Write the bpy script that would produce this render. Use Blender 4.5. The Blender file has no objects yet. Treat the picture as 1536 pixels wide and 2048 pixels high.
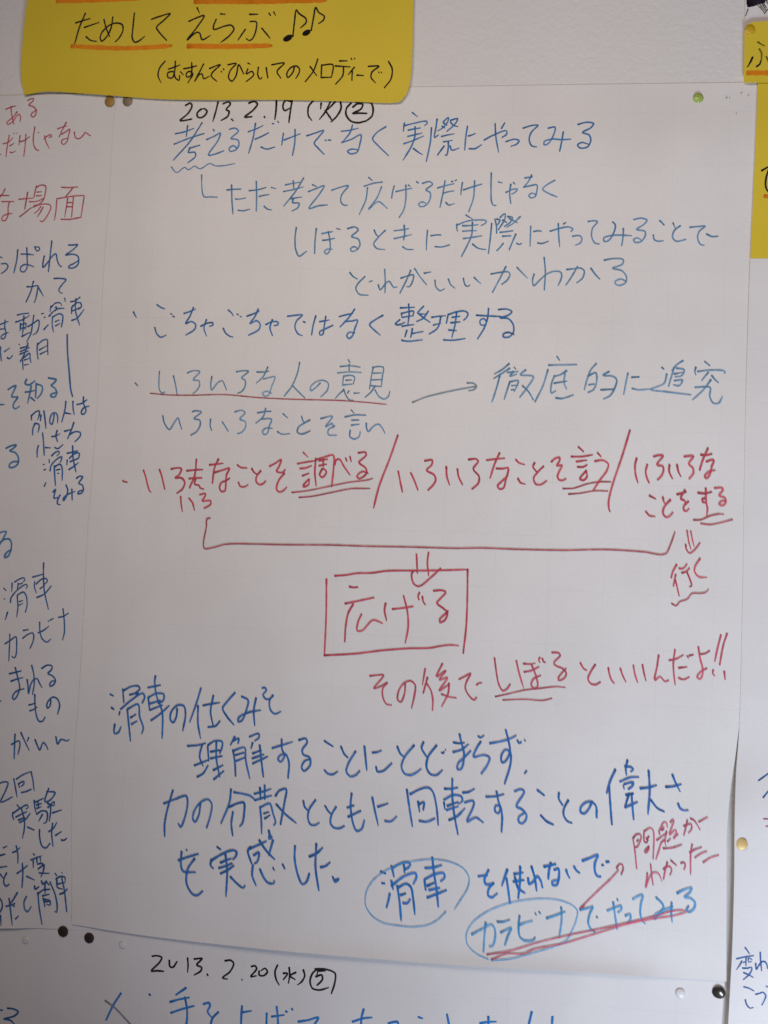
import bpy, bmesh, math, random
from mathutils import Vector, Matrix
random.seed(7)
scene = bpy.context.scene
COL = scene.collection
PI = math.pi

# ---------------------------------------------------------------- camera
cam_d = bpy.data.cameras.new('camera')
cam = bpy.data.objects.new('camera', cam_d); COL.objects.link(cam)
cam.matrix_world = Matrix(((0.9881310, -0.0361609, 0.1492970, 0.1423720), (0.1471822, -0.0554148, -0.9875559, -1.0730681), (0.0439842, 0.9978084, -0.0494348, -0.0536453), (0.0000000, 0.0000000, 0.0000000, 1.0000000)))
cam_d.sensor_fit = 'VERTICAL'; cam_d.sensor_height = 36.0
cam_d.lens = 36.0 * 2400.0 / 2048.0
cam_d.clip_start = 0.02; cam_d.clip_end = 50
cam_d.dof.use_dof = True
cam_d.dof.focus_distance = 1.0847
cam_d.dof.aperture_fstop = 4.0
scene.camera = cam
scene.render.resolution_x = 768; scene.render.resolution_y = 1024

# ---------------------------------------------------------------- world and lamps
w = bpy.data.worlds.new('World'); scene.world = w; w.use_nodes = True
bg = w.node_tree.nodes['Background']
bg.inputs[0].default_value = (0.65, 0.55, 1.0, 1); bg.inputs[1].default_value = 0.045
def area(name, loc, target, sx, sy, power, color):
    l = bpy.data.lights.new(name, 'AREA'); l.shape = 'RECTANGLE'; l.size = sx; l.size_y = sy
    l.energy = power; l.color = color
    o = bpy.data.objects.new(name, l); COL.objects.link(o); o.location = loc
    o.rotation_euler = (Vector(target) - Vector(loc)).to_track_quat('-Z', 'Y').to_euler()
    return o
# cool daylight from a window low on the right, and the warmer room lamp above
area('window_light', (0.56, -0.804, -1.188), (2.5, 0, 0.633), 0.09, 0.70, 31.9, (0.765, 0.855, 1.0))
area('room_lamp', (-0.041, -0.821, 0.50), (0.55, 0, -0.954), 0.9, 0.35, 4.9, (1.0, 0.835, 0.68))
scene.view_settings.view_transform = 'Standard'; scene.view_settings.look = 'None'
scene.view_settings.exposure = 0.06; scene.view_settings.gamma = 1.0

# ---------------------------------------------------------------- helpers
def tag(o, label=None, cat=None, group=None, kind=None):
    if label: o['label'] = label
    if cat: o['category'] = cat
    if group: o['group'] = group
    if kind: o['kind'] = kind
    return o
def link_mesh(name, me, mat=None, parent=None):
    o = bpy.data.objects.new(name, me); COL.objects.link(o)
    if mat: me.materials.append(mat)
    if parent: o.parent = parent; o.location = Vector((0, 0, 0)) - parent.location
    return o
def empty(name, loc):
    o = bpy.data.objects.new(name, None); COL.objects.link(o); o.location = loc
    o.empty_display_size = 0.02
    return o
def vnoise(x, y, s=0):
    # smooth value noise in plain python
    def h(i, j):
        n = (i * 374761393 + j * 668265263 + s * 982451653) & 0xffffffff
        n = ((n ^ (n >> 13)) * 1274126177) & 0xffffffff
        return ((n ^ (n >> 16)) & 0xffff) / 65535.0
    i, j = math.floor(x), math.floor(y); u, v = x - i, y - j
    u = u*u*(3-2*u); v = v*v*(3-2*v)
    return (h(i,j)*(1-u)+h(i+1,j)*u)*(1-v) + (h(i,j+1)*(1-u)+h(i+1,j+1)*u)*v
def smooth(a, b, x):
    t = max(0.0, min(1.0, (x-a)/(b-a))); return t*t*(3-2*t)

# ---------------------------------------------------------------- materials
def new_mat(name, rough=0.6, spec=0.3):
    m = bpy.data.materials.new(name); m.use_nodes = True
    nt = m.node_tree; b = nt.nodes['Principled BSDF']
    b.inputs['Roughness'].default_value = rough
    b.inputs['Specular IOR Level'].default_value = spec
    return m, nt, b
def node(nt, typ, **kw):
    n = nt.nodes.new(typ)
    for k, v in kw.items(): setattr(n, k, v)
    return n
def math_n(nt, op, a, b=None, c=None):
    n = node(nt, 'ShaderNodeMath', operation=op)
    for i, v in enumerate((a, b, c)):
        if v is None: continue
        if isinstance(v, (int, float)): n.inputs[i].default_value = v
        else: nt.links.new(v, n.inputs[i])
    return n.outputs[0]
def mixc(nt, fac, a, b):
    n = node(nt, 'ShaderNodeMix', data_type='RGBA')
    for sock, v in ((n.inputs[0], fac), (n.inputs[6], a), (n.inputs[7], b)):
        if isinstance(v, (int, float)): sock.default_value = v
        elif isinstance(v, tuple): sock.default_value = (*v, 1) if len(v) == 3 else v
        else: nt.links.new(v, sock)
    return n.outputs[2]
def noise(nt, vec, scale, detail=3, rough=0.5):
    n = node(nt, 'ShaderNodeTexNoise'); n.inputs['Scale'].default_value = scale
    n.inputs['Detail'].default_value = detail; n.inputs['Roughness'].default_value = rough
    nt.links.new(vec, n.inputs['Vector']); return n.outputs['Fac']
def bump(nt, bsdf, h, dist, strength=1.0):
    b = node(nt, 'ShaderNodeBump'); b.inputs['Distance'].default_value = dist
    b.inputs['Strength'].default_value = strength
    nt.links.new(h, b.inputs['Height']); nt.links.new(b.outputs[0], bsdf.inputs['Normal'])
def world_pos(nt):
    return node(nt, 'ShaderNodeNewGeometry').outputs['Position']

def grain(nt, vec, c1, c2, s1=9, s2=1500):
    """slow mottling plus fine fibre speckle between two close colours"""
    f = math_n(nt, 'ADD', math_n(nt, 'MULTIPLY', noise(nt, vec, s1, 4), 0.5), math_n(nt, 'MULTIPLY', noise(nt, vec, s2, 2), 0.5))
    f = math_n(nt, 'MULTIPLY_ADD', f, 3.0, -1.0)
    n = node(nt, 'ShaderNodeClamp'); nt.links.new(f, n.inputs[0])
    return mixc(nt, n.outputs[0], c1, c2)

def paper_mat(name, c1, c2, grid=None):
    m, nt, b = new_mat(name, 0.55, 0.25)
    pos = world_pos(nt)
    col = grain(nt, pos, c1, c2)
    if grid:
        gx, gz, tilt = grid
        sep = node(nt, 'ShaderNodeSeparateXYZ'); nt.links.new(pos, sep.inputs[0])
        def lines(coord, other, off, pitch, width, k):
            t = math_n(nt, 'MULTIPLY_ADD', other, k, coord)
            t = math_n(nt, 'ADD', t, -off + 50*pitch)
            t = math_n(nt, 'MODULO', t, pitch)
            t = math_n(nt, 'SUBTRACT', t, pitch/2); t = math_n(nt, 'ABSOLUTE', t)
            return math_n(nt, 'GREATER_THAN', t, pitch/2 - width)
        X, Z = sep.outputs[0], sep.outputs[2]
        big = math_n(nt, 'MAXIMUM', lines(X, Z, gx, 0.0476, 0.00028, tilt), lines(Z, X, gz, 0.0476, 0.00028, -tilt))
        sm = math_n(nt, 'MAXIMUM', lines(X, Z, gx, 0.00952, 0.00016, tilt), lines(Z, X, gz, 0.00952, 0.00016, -tilt))
        fade = math_n(nt, 'MULTIPLY_ADD', noise(nt, pos, 14, 2), 1.4, -0.15)
        f = math_n(nt, 'ADD', math_n(nt, 'MULTIPLY', big, 0.16), math_n(nt, 'MULTIPLY', sm, 0.045))
        f = math_n(nt, 'MULTIPLY', f, fade)
        n = node(nt, 'ShaderNodeClamp'); nt.links.new(f, n.inputs[0])
        col = mixc(nt, n.outputs[0], col, (0.38, 0.47, 0.55))
    nt.links.new(col, b.inputs['Base Color'])
    h = math_n(nt, 'ADD', math_n(nt, 'MULTIPLY', noise(nt, pos, 22, 3), 1.0), math_n(nt, 'MULTIPLY', noise(nt, pos, 700, 3, 0.6), 0.10))
    bump(nt, b, h, 0.0009, 0.45)
    return m

GRID = (0.2253, 0.3173, 0.0)
M = {}
M['paper'] = paper_mat('white gridded paper', (0.735, 0.715, 0.70), (0.835, 0.82, 0.81), GRID)
M['paper2'] = paper_mat('white paper', (0.72, 0.70, 0.695), (0.82, 0.805, 0.80), (GRID[0]+0.017, GRID[1]+0.021, 0.02))
M['paper3'] = paper_mat('white print paper', (0.74, 0.72, 0.72), (0.82, 0.80, 0.80))
M['yellow'] = paper_mat('yellow card', (0.69, 0.525, 0.032), (0.77, 0.59, 0.046))

m, nt, b = new_mat('wall plaster', 0.75, 0.2)
pos = world_pos(nt)
nt.links.new(grain(nt, pos, (0.73, 0.715, 0.705), (0.79, 0.78, 0.77), 5, 700), b.inputs['Base Color'])
hh = math_n(nt, 'ADD', math_n(nt, 'MULTIPLY', noise(nt, pos, 210, 3, 0.55), 1.0), math_n(nt, 'MULTIPLY', noise(nt, pos, 60, 2), 0.6))
bump(nt, b, hh, 0.0008, 0.6)
M['wall'] = m

def ink_mat(name, col, alpha, streak=0.35):
    """felt pen: uneven load, lighter where the pen runs dry, slightly see-through"""
    m, nt, b = new_mat(name + ' felt pen', 0.8, 0.03)
    pos = world_pos(nt)
    at = node(nt, 'ShaderNodeAttribute', attribute_name='load').outputs['Fac']
    n1 = noise(nt, pos, 260, 3, 0.6)
    f = math_n(nt, 'ADD', at, math_n(nt, 'MULTIPLY_ADD', n1, 1.2, -0.6))
    cl = node(nt, 'ShaderNodeClamp'); nt.links.new(f, cl.inputs[0])
    dark = tuple(c*0.7 for c in col)
    light = tuple(min(0.9, c*1.25 + 0.01) for c in col)
    nt.links.new(mixc(nt, cl.outputs[0], light, dark), b.inputs['Base Color'])
    a = math_n(nt, 'MULTIPLY_ADD', cl.outputs[0], (1-alpha)*0.9, alpha)
    nt.links.new(a, b.inputs['Alpha'])
    return m
INKS = {
 'black': ((0.018, 0.015, 0.015), 0.95),
 'olive': ((0.20, 0.17, 0.01), 0.9),
 'greyink': ((0.24, 0.26, 0.30), 0.75),
 'greyblue': ((0.20, 0.28, 0.34), 0.75),
 'blue1': ((0.045, 0.18, 0.44), 0.80),
 'blue2': ((0.05, 0.20, 0.47), 0.74),
 'blue3': ((0.09, 0.27, 0.50), 0.62),
 'blue4': ((0.11, 0.29, 0.48), 0.60),
 'blue5': ((0.07, 0.34, 0.66), 0.64),
 'blue6': ((0.025, 0.20, 0.60), 0.82),
 'blue7': ((0.03, 0.21, 0.58), 0.80),
 'blue8': ((0.06, 0.22, 0.45), 0.78),
 'navy': ((0.028, 0.155, 0.46), 0.82),
 'navy2': ((0.028, 0.13, 0.36), 0.80),
 'navy3': ((0.030, 0.125, 0.34), 0.80),
 'navy4': ((0.05, 0.14, 0.40), 0.80),
 'red1': ((0.58, 0.075, 0.115), 0.80),
 'red2': ((0.58, 0.09, 0.14), 0.76),
 'red3': ((0.56, 0.09, 0.16), 0.76),
 'red4': ((0.52, 0.09, 0.13), 0.76),
 'red5': ((0.45, 0.16, 0.26), 0.7),
 'darkred': ((0.46, 0.075, 0.105), 0.80),
 'orange': ((0.82, 0.235, 0.010), 0.92),
 'darkprint': ((0.018, 0.014, 0.025), 1.0),
 'greenprint': ((0.14, 0.17, 0.11), 0.9),
 'greyprint': ((0.20, 0.19, 0.17), 0.85),
 'speck': ((0.35, 0.33, 0.33), 0.7),
}
for k, (c, a) in INKS.items(): M[k] = ink_mat(k, c, a)

def pin_mat(name, col, metal, rough, trans=0.0):
    m, nt, b = new_mat(name, rough, 0.5)
    b.inputs['Metallic'].default_value = metal
    pos = world_pos(nt)
    nt.links.new(grain(nt, pos, tuple(c*0.85 for c in col), tuple(min(1, c*1.12) for c in col), 120, 900), b.inputs['Base Color'])
    b.inputs['Transmission Weight'].default_value = trans
    return m
M['pin_gold'] = pin_mat('brass pin', (0.70, 0.50, 0.20), 0.2, 0.5)
M['pin_amber'] = pin_mat('amber pin', (0.34, 0.19, 0.035), 0.1, 0.5)
M['pin_grey'] = pin_mat('grey metal pin', (0.24, 0.185, 0.12), 0.2, 0.5)
M['pin_dark'] = pin_mat('dark brown pin', (0.030, 0.015, 0.010), 0.0, 0.6)
M['pin_chrome'] = pin_mat('dark polished pin', (0.07, 0.06, 0.05), 0.5, 0.22)
M['pin_white'] = pin_mat('white plastic pin', (0.72, 0.71, 0.71), 0.0, 0.4)
M['pin_green'] = pin_mat('green plastic pin', (0.50, 0.66, 0.16), 0.0, 0.15, 0.25)
M['pin_yellow'] = pin_mat('orange yellow pin', (0.62, 0.40, 0.015), 0.0, 0.3)
M['steel'] = pin_mat('steel needle', (0.5, 0.5, 0.5), 1.0, 0.3)

# ---------------------------------------------------------------- wall (the setting)
bm = bmesh.new()
for (x, y, z) in ((-2.2, 0, -1.6), (2.2, 0, -1.6), (2.2, 0, 1.9), (-2.2, 0, 1.9)): bm.verts.new((x, y, z))
bm.faces.new(bm.verts)
bm.normal_update()
if bm.faces[:][0].normal.y > 0: bmesh.ops.reverse_faces(bm, faces=bm.faces[:])
me = bpy.data.meshes.new('wall'); bm.to_mesh(me); bm.free()
tag(link_mesh('wall', me, M['wall']), 'off-white rough plaster wall behind all the papers', kind='structure')

# ---------------------------------------------------------------- sheets of paper (edges in metres on the wall)
def crom(pts, step):
    """Catmull-Rom curve through the points, sampled about every `step` metres"""
    n = len(pts)
    if n == 1: pts = [pts[0], (pts[0][0]+0.0006, pts[0][1])]; n = 2
    if n == 2:
        (x0, y0), (x1, y1) = pts
        k = max(2, int(math.hypot(x1-x0, y1-y0)/step))
        return [(x0+(x1-x0)*i/k, y0+(y1-y0)*i/k) for i in range(k+1)]
    out = []
    for i in range(n-1):
        p0 = pts[i-1] if i else (2*pts[0][0]-pts[1][0], 2*pts[0][1]-pts[1][1])
        p1, p2 = pts[i], pts[i+1]
        p3 = pts[i+2] if i+2 < n else (2*p2[0]-p1[0], 2*p2[1]-p1[1])
        d = math.hypot(p2[0]-p1[0], p2[1]-p1[1]); k = max(1, int(d/step))
        # centripetal-like damping so sharp turns stay tidy
        def tang(a, bb, c):
            l1 = math.hypot(bb[0]-a[0], bb[1]-a[1])+1e-9; l2 = math.hypot(c[0]-bb[0], c[1]-bb[1])+1e-9
            tx = (bb[0]-a[0])/l1+(c[0]-bb[0])/l2; ty = (bb[1]-a[1])/l1+(c[1]-bb[1])/l2
            return tx*0.5*d*0.9, ty*0.5*d*0.9
        m1 = tang(p0, p1, p2); m2 = tang(p1, p2, p3)
        for j in range(k):
            t = j/k; t2 = t*t; t3 = t2*t
            a = 2*t3-3*t2+1; b_ = t3-2*t2+t; c_ = -2*t3+3*t2; e = t3-t2
            out.append((a*p1[0]+b_*m1[0]+c_*p2[0]+e*m2[0], a*p1[1]+b_*m1[1]+c_*p2[1]+e*m2[1]))
    out.append(pts[-1]); return out
def resample(pts, n):
    L = [0]
    for a, b_ in zip(pts, pts[1:]): L.append(L[-1]+math.hypot(b_[0]-a[0], b_[1]-a[1]))
    out = []; j = 0
    for i in range(n+1):
        s = L[-1]*i/n
        while j < len(L)-2 and L[j+1] < s: j += 1
        t = (s-L[j])/max(1e-9, L[j+1]-L[j]); t = min(1, max(0, t))
        out.append((pts[j][0]+(pts[j+1][0]-pts[j][0])*t, pts[j][1]+(pts[j+1][1]-pts[j][1])*t))
    return out
def sheet(name, edges, nx, nz, hfun, mat, parent, thick=0.00012):
    """edges: top (left to right), bottom (left to right), left (top to bottom), right (top to bottom)"""
    T, B, L, R = edges
    sm = lambda e, n: resample(crom([(x/1e4, z/1e4) for x, z in e], 0.002), n)
    T, B, L, R = sm(T, nx), sm(B, nx), sm(L, nz), sm(R, nz)
    bm = bmesh.new(); grid = []
    for j in range(nz+1):
        v = j/nz; row = []
        for i in range(nx+1):
            u = i/nx
            p = []
            for k in (0, 1):
                p.append((1-v)*T[i][k]+v*B[i][k]+(1-u)*L[j][k]+u*R[j][k]
                         - ((1-u)*(1-v)*T[0][k]+u*(1-v)*T[-1][k]+(1-u)*v*B[0][k]+u*v*B[-1][k]))
            row.append(bm.verts.new((p[0], -hfun(p[0], p[1]), p[1])))
        grid.append(row)
    for j in range(nz):
        for i in range(nx):
            f = bm.faces.new((grid[j][i], grid[j+1][i], grid[j+1][i+1], grid[j][i+1])); f.smooth = True
    bm.normal_update()
    back = {}
    for row in grid:
        for v in row: back[v] = bm.verts.new((v.co.x, v.co.y+thick, v.co.z))
    for j in range(nz):
        for i in range(nx):
            f = bm.faces.new((back[grid[j][i]], back[grid[j][i+1]], back[grid[j+1][i+1]], back[grid[j+1][i]])); f.smooth = True
    ring = [grid[0][i] for i in range(nx+1)]+[grid[j][nx] for j in range(1, nz+1)]+[grid[nz][i] for i in range(nx-1, -1, -1)]+[grid[j][0] for j in range(nz-1, 0, -1)]
    for a, b_ in zip(ring, ring[1:]+ring[:1]):
        bm.faces.new((a, b_, back[b_], back[a]))
    for a, b_ in zip(ring, ring[1:]+ring[:1]):              # crisp cut edges
        for p, q in ((a, b_), (back[a], back[b_])):
            ed = bm.edges.get((p, q))
            if ed: ed.smooth = False
    me = bpy.data.meshes.new(name); bm.to_mesh(me); bm.free()
    return link_mesh(name, me, mat, parent)

# distance-to-edge helpers, in metres on the wall
def edge_x(e, z):
    pts = [(x/1e4, zz/1e4) for x, zz in e]
    for (x0, z0), (x1, z1) in zip(pts, pts[1:]):
        if z1 <= z <= z0 or z0 <= z <= z1: return x0+(x1-x0)*(z-z0)/((z1-z0) or 1e-9)
    return pts[0][0] if abs(z-pts[0][1]) < abs(z-pts[-1][1]) else pts[-1][0]
def edge_z(e, x):
    pts = [(xx/1e4, z/1e4) for xx, z in e]
    for (x0, z0), (x1, z1) in zip(pts, pts[1:]):
        if x0 <= x <= x1: return z0+(z1-z0)*(x-x0)/((x1-x0) or 1e-9)
    return pts[0][1] if x < pts[0][0] else pts[-1][1]
E = {'card': [[(-3892, 5129), (-131, 5008)],
          [(-3867, 3890), (-3806, 3902), (-3716, 3920), (-3563, 3922), (-3309, 3899), (-2957, 3869), (-2608, 3839), (-2116, 3819), (-1343, 3810), (-679, 3785),
           (-258, 3765), (-212, 3771)],
          [(-3892, 5129), (-3905, 4831), (-3920, 4584), (-3927, 4288), (-3920, 4091), (-3891, 3952), (-3867, 3890)],
          [(-131, 5008), (-124, 4536), (-117, 4161), (-127, 3950), (-154, 3843), (-212, 3771)]],
 'left': [[(-4604, 3887), (-3830, 3905), (-2781, 3907)], [(-4080, -4053), (-3341, -3980), (-2782, -3958)], [(-4604, 3887), (-4080, -4053)],
          [(-2781, 3907), (-2792, 2872), (-2804, 583), (-2825, -1151), (-2818, -2767), (-2782, -3958)]],
 'low': [[(-2928, -3780), (-339, -3693), (2905, -3614)], [(-2893, -5088), (2873, -4490)], [(-2928, -3780), (-2911, -4142), (-2893, -5088)],
         [(2905, -3614), (2900, -3990), (2873, -4490)]],
 'lowleft': [[(-4094, -3880), (-2722, -3773)], [(-4007, -5203), (-2647, -5065)], [(-4094, -3880), (-4007, -5203)], [(-2722, -3773), (-2647, -5065)]],
 'main': [[(-2922, 3993), (-1643, 3942), (-128, 3921), (1371, 3918), (3023, 3912)],
          [(-2936, -3910), (-2246, -3945), (-1240, -3959), (-597, -3959), (567, -3945), (1658, -3906), (2577, -3884), (2915, -3871)],
          [(-2922, 3993), (-2953, 3838), (-2967, 2869), (-2982, 2196), (-2973, 1194), (-2977, 578), (-2996, -271), (-2992, -1159), (-2993, -1809), (-3004, -2364),
           (-2995, -3007), (-2965, -3416), (-2936, -3910)],
          [(3023, 3912), (2990, 2321), (2988, 871), (3002, -816), (2980, -1502), (2944, -1927), (2901, -2312), (2883, -2606), (2891, -3025), (2915, -3871)]],
 'print': [[(2827, 4928), (3464, 4908)], [(2838, 4384), (3477, 4368)], [(2827, 4928), (2838, 4384)], [(3464, 4908), (3477, 4368)]],
 'rcard': [[(2832, 4361), (2840, 4406), (2869, 4434), (2941, 4444), (3385, 4437)], [(2839, 3895), (3399, 3887)], [(2832, 4361), (2839, 3895)],
           [(3385, 4437), (3399, 3887)]],
 'right': [[(2961, 3970), (3734, 3962)], [(2925, -4421), (3931, -4347)],
           [(2961, 3970), (2949, 3164), (2938, 2342), (2936, 1527), (2938, 870), (2960, -818), (2960, -1843), (2943, -2131), (2936, -2468), (2946, -3010), (2946, -3592),
            (2941, -3841), (2925, -4421)],
           [(3734, 3962), (3931, -4347)]],
 'rstrip': [[(2963, 3964), (3482, 3964)], [(2939, 2330), (3523, 2333)], [(2963, 3964), (2952, 3160), (2939, 2330)], [(3482, 3964), (3523, 2333)]]}
Y = {'mainbot': -0.3962, 'rlift0': -0.1848, 'rlift1': -0.2569, 'rtop0': 0.0655, 'rtop1': 0.1972}          # wall heights (m) of a few landmarks

def wave(x, z, s, amp, fx=5.0, fz=3.0):
    return amp*(vnoise(x*fx+3.1*s, z*fz+1.7*s, s)+0.4*vnoise(x*fx*2.3, z*fz*2.1, s+9)-0.7)
def h_lowleft(x, z): return 0.00022+wave(x, z, 1, 0.0002)*smooth(Y['mainbot']+0.01, Y['mainbot']-0.03, z)
def h_left(x, z):
    d = edge_z(E['left'][1], x); m = smooth(0.0, 0.03, edge_x(E['main'][2], z)-x)
    return 0.0005+(0.0004+wave(x, z, 2, 0.0004))*m+0.0018*math.exp(-max(0, z-d)/0.012)*smooth(-0.325, -0.355, x)
def h_low(x, z):
    cr = 0.0004*math.exp(-((x-0.17-0.35*(z-Y['mainbot']))/0.009)**2)+0.0005*math.exp(-((x-0.035+0.55*(z-Y['mainbot']))/0.012)**2)
    return 0.00035+(0.0007+wave(x, z, 3, 0.0004)+cr)*smooth(0.0, 0.07, x-edge_x(E['low'][2], z))+0.0026*math.exp(-max(0, edge_x(E['low'][3], z)-x)/0.030)
def core(x, z):
    xl = edge_x(E['main'][2], z); zt = edge_z(E['main'][0], x)
    h = 0.0024+wave(x, z, 4, 0.0011, 4.5, 2.6)*smooth(0.0, 0.06, x-xl)*smooth(0.0, 0.05, zt-z)
    h -= 0.0020*smooth(0.06, 0.0, zt-z)*smooth(0.0, 0.05, x-xl)
    h -= (0.0014-0.0003*vnoise(0.5, z*7, 11))*smooth(0.05, 0.0, x-xl)*(1-smooth(0.06, 0.0, zt-z)*smooth(0.0, 0.05, x-xl))
    h = max(h, 0.00045)
    return h
def h_main(x, z):
    xl = edge_x(E['main'][2], z); zb = edge_z(E['main'][1], x)
    h = core(x, z)
    # the edge of the sheet below shows through as a soft ridge, and a few hanging folds
    h += 0.00035*math.exp(-((x-xl-0.031)/0.006)**2)*(0.3+0.7*vnoise(0, z*9, 5))
    h += 0.00030*math.exp(-((x-xl-0.075-0.02*z)/0.010)**2)*vnoise(1, z*6, 6)
    xr = edge_x(E['main'][3], z)
    h += 0.0030*smooth(Y['rlift0'], Y['rlift1'], z)*math.exp(-max(0, xr-x)/0.030)
    h += 0.0034*math.exp(-max(0, z-zb)/0.007)*(0.10+0.90*smooth(-0.27, -0.05, x))*(1-0.9*smooth(0.20, 0.27, x))
    return h
def h_right(x, z):
    xl = edge_x(E['right'][2], z)
    d = max(0, x-xl)
    lift = 0.0080*smooth(Y['rlift0'], Y['rlift1'], z)
    top = 0.0007*smooth(Y['rtop0'], Y['rtop1'], z)
    return core(min(x, xl+0.03), z)+0.0007+lift*math.exp(-d/0.045)+top*math.exp(-d/0.03)
def h_strip(x, z): return h_right(x, z)+0.0006
def h_print(x, z): return 0.0012
def h_rcard(x, z): return 0.0040+0.0005*vnoise(x*30, z*30, 3)
def h_card(x, z):
    zb = edge_z(E['card'][1], x); xl = edge_x(E['card'][2], z); xr = edge_x(E['card'][3], z)
    h = 0.0028+wave(x, z, 8, 0.0006, 6, 6)
    h += 0.0018*math.exp(-max(0, z-zb)/0.012)*(0.35+0.65*vnoise(x*16, 0, 4))*smooth(0.10, -0.22, x)
    h += 0.0012*math.exp(-max(0, x-xl)/0.014)
    h += 0.0006*math.exp(-max(0, xr-x)/0.012)
    return h
H = dict(main=h_main, low=h_low, lowleft=h_lowleft, left=h_left, right=h_right, rstrip=h_strip, rcard=h_rcard, card=h_card, print=h_print)

SHEETS = [
 ('lowleft', 'paper_poster', 'paper2', 20, 24, 'white sheet in the lower left corner with one faint blue scrap of writing', 'paper sheet', 'white paper sheets covering the wall'),
 ('left', 'paper_poster', 'paper2', 34, 110, 'white sheet along the left edge with red words above dark blue words', 'paper sheet', 'white paper sheets covering the wall'),
 ('low', 'paper_poster', 'paper2', 90, 20, 'white sheet at the bottom dated 2013.2.20 in black', 'paper sheet', 'white paper sheets covering the wall'),
 ('main', 'paper_poster', 'paper', 96, 130, 'large middle sheet dated 2013.2.19, full of blue and red handwriting', 'paper sheet', 'white paper sheets covering the wall'),
 ('right', 'paper_poster', 'paper2', 24, 130, 'white sheet along the right edge, its lower left edge standing off the wall', 'paper sheet', 'white paper sheets covering the wall'),
 ('rstrip', 'yellow_strip', 'yellow', 10, 40, 'tall yellow paper strip at the right edge below the small yellow card', 'yellow strip', None),
 ('print', 'photo_print', 'paper3', 8, 8, 'white print with a dark picture in the top right corner above the yellow card', 'print', None),
 ('rcard', 'yellow_card', 'yellow', 10, 16, 'small yellow card at the upper right edge held by an orange pin', 'card', 'yellow cards with black lettering'),
 ('card', 'yellow_card', 'yellow', 80, 30, 'large yellow card at the top with black words, orange underlines and two music notes', 'card', 'yellow cards with black lettering'),
]
ROOT = {}
for key, name, mat, nx, nz, label, cat, grp in SHEETS:
    e = E[key]
    cx = sum(p[0] for ed in e for p in ed)/sum(len(ed) for ed in e)/1e4
    cz = sum(p[1] for ed in e for p in ed)/sum(len(ed) for ed in e)/1e4
    r = empty(name, (cx, 0, cz)); tag(r, label, cat, grp); ROOT[key] = r
    sheet('paper', e, nx, nz, H[key], M[mat], r)

# ---------------------------------------------------------------- pen strokes: raised ribbons of ink that follow the paper
class Ink:
    def __init__(self): self.v = []; self.f = []; self.load = []
    def ribbon(self, pts, width, hfun, lift, scale=1.0):
        pts = crom([(x/1e4, z/1e4) for x, z in pts], 0.0011)
        q = [pts[0]]
        for p in pts[1:]:
            if math.hypot(p[0]-q[-1][0], p[1]-q[-1][1]) > 0.00035: q.append(p)
        if len(q) < 2: q.append((q[0][0]+0.0006, q[0][1]-0.0005))
        n = len(q); base = random.uniform(0.10, 0.52); seed = random.random()*100
        def put(x, z, l, load):
            self.v.append((x, -(hfun(x, z)+lift+l), z)); self.load.append(load); return len(self.v)-1
        total = 0.0; cum = [0.0]
        for a, b_ in zip(q, q[1:]): total += math.hypot(b_[0]-a[0], b_[1]-a[1]); cum.append(total)
        prev = None
        taper_end = random.uniform(0.45, 0.85)
        for i, (x, z) in enumerate(q):
            a = q[max(0, i-1)]; c = q[min(n-1, i+1)]
            tx, tz = c[0]-a[0], c[1]-a[1]; L = math.hypot(tx, tz) or 1e-9; tx /= L; tz /= L
            s = cum[i]; t = s/max(total, 1e-6)
            wd = width*(0.90+0.24*(vnoise(s*260, seed, 2)-0.5))
            wd *= 1.0+0.10*math.exp(-s/0.002)
            wd *= 1-(1-taper_end)*smooth(0.006, 0.0, total-s)*0.8
            load = base+0.60*math.exp(-s/0.0035)+0.40*math.exp(-(total-s)/0.0022)+0.5*(vnoise(s*110, seed, 3)-0.5)
            rise = min(0.00003*s/0.01, 0.00009)
            nx_, nz_ = -tz*wd/2, tx*wd/2
            l = put(x+nx_, z+nz_, rise, load); r = put(x-nx_, z-nz_, rise, load)
            if i == 0 or i == n-1:
                sg = -1 if i == 0 else 1
                e1 = put(x+nx_*0.62+sg*tx*wd*0.32, z+nz_*0.62+sg*tz*wd*0.32, rise, load)
                e2 = put(x-nx_*0.62+sg*tx*wd*0.32, z-nz_*0.62+sg*tz*wd*0.32, rise, load)
            if i == 0: self.f.append((e1, e2, r, l))
            if prev: self.f.append((prev[0], prev[1], r, l))
            if i == n-1: self.f.append((l, r, e2, e1))
            prev = (l, r)
    def ellipse(self, cx, cz, rx, rz, ang, hfun, lift):
        c = len(self.v); self.v.append((cx, -(hfun(cx, cz)+lift), cz)); self.load.append(0.9)
        N = 22
        for k in range(N):
            a = 2*PI*k/N; x = rx*math.cos(a)*(1+0.05*math.sin(3*a)); z = rz*math.sin(a)
            X = cx+x*math.cos(ang)-z*math.sin(ang); Z = cz+x*math.sin(ang)+z*math.cos(ang)
            self.v.append((X, -(hfun(X, Z)+lift), Z)); self.load.append(0.9)
        for k in range(N): self.f.append((c, c+1+k, c+1+(k+1) % N))
    def build(self, name, mat, parent):
        me = bpy.data.meshes.new(name); me.from_pydata(self.v, [], self.f)
        at = me.attributes.new('load', 'FLOAT', 'POINT')
        at.data.foreach_set('value', self.load)
        # ink faces look away from the wall
        bm = bmesh.new(); bm.from_mesh(me)
        bm.normal_update()
        bad = [f for f in bm.faces if f.normal.y > 0]
        if bad: bmesh.ops.reverse_faces(bm, faces=bad)
        for f in bm.faces: f.smooth = True
        bm.to_mesh(me); bm.free()
        return link_mesh(name, me, mat, parent)

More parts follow.
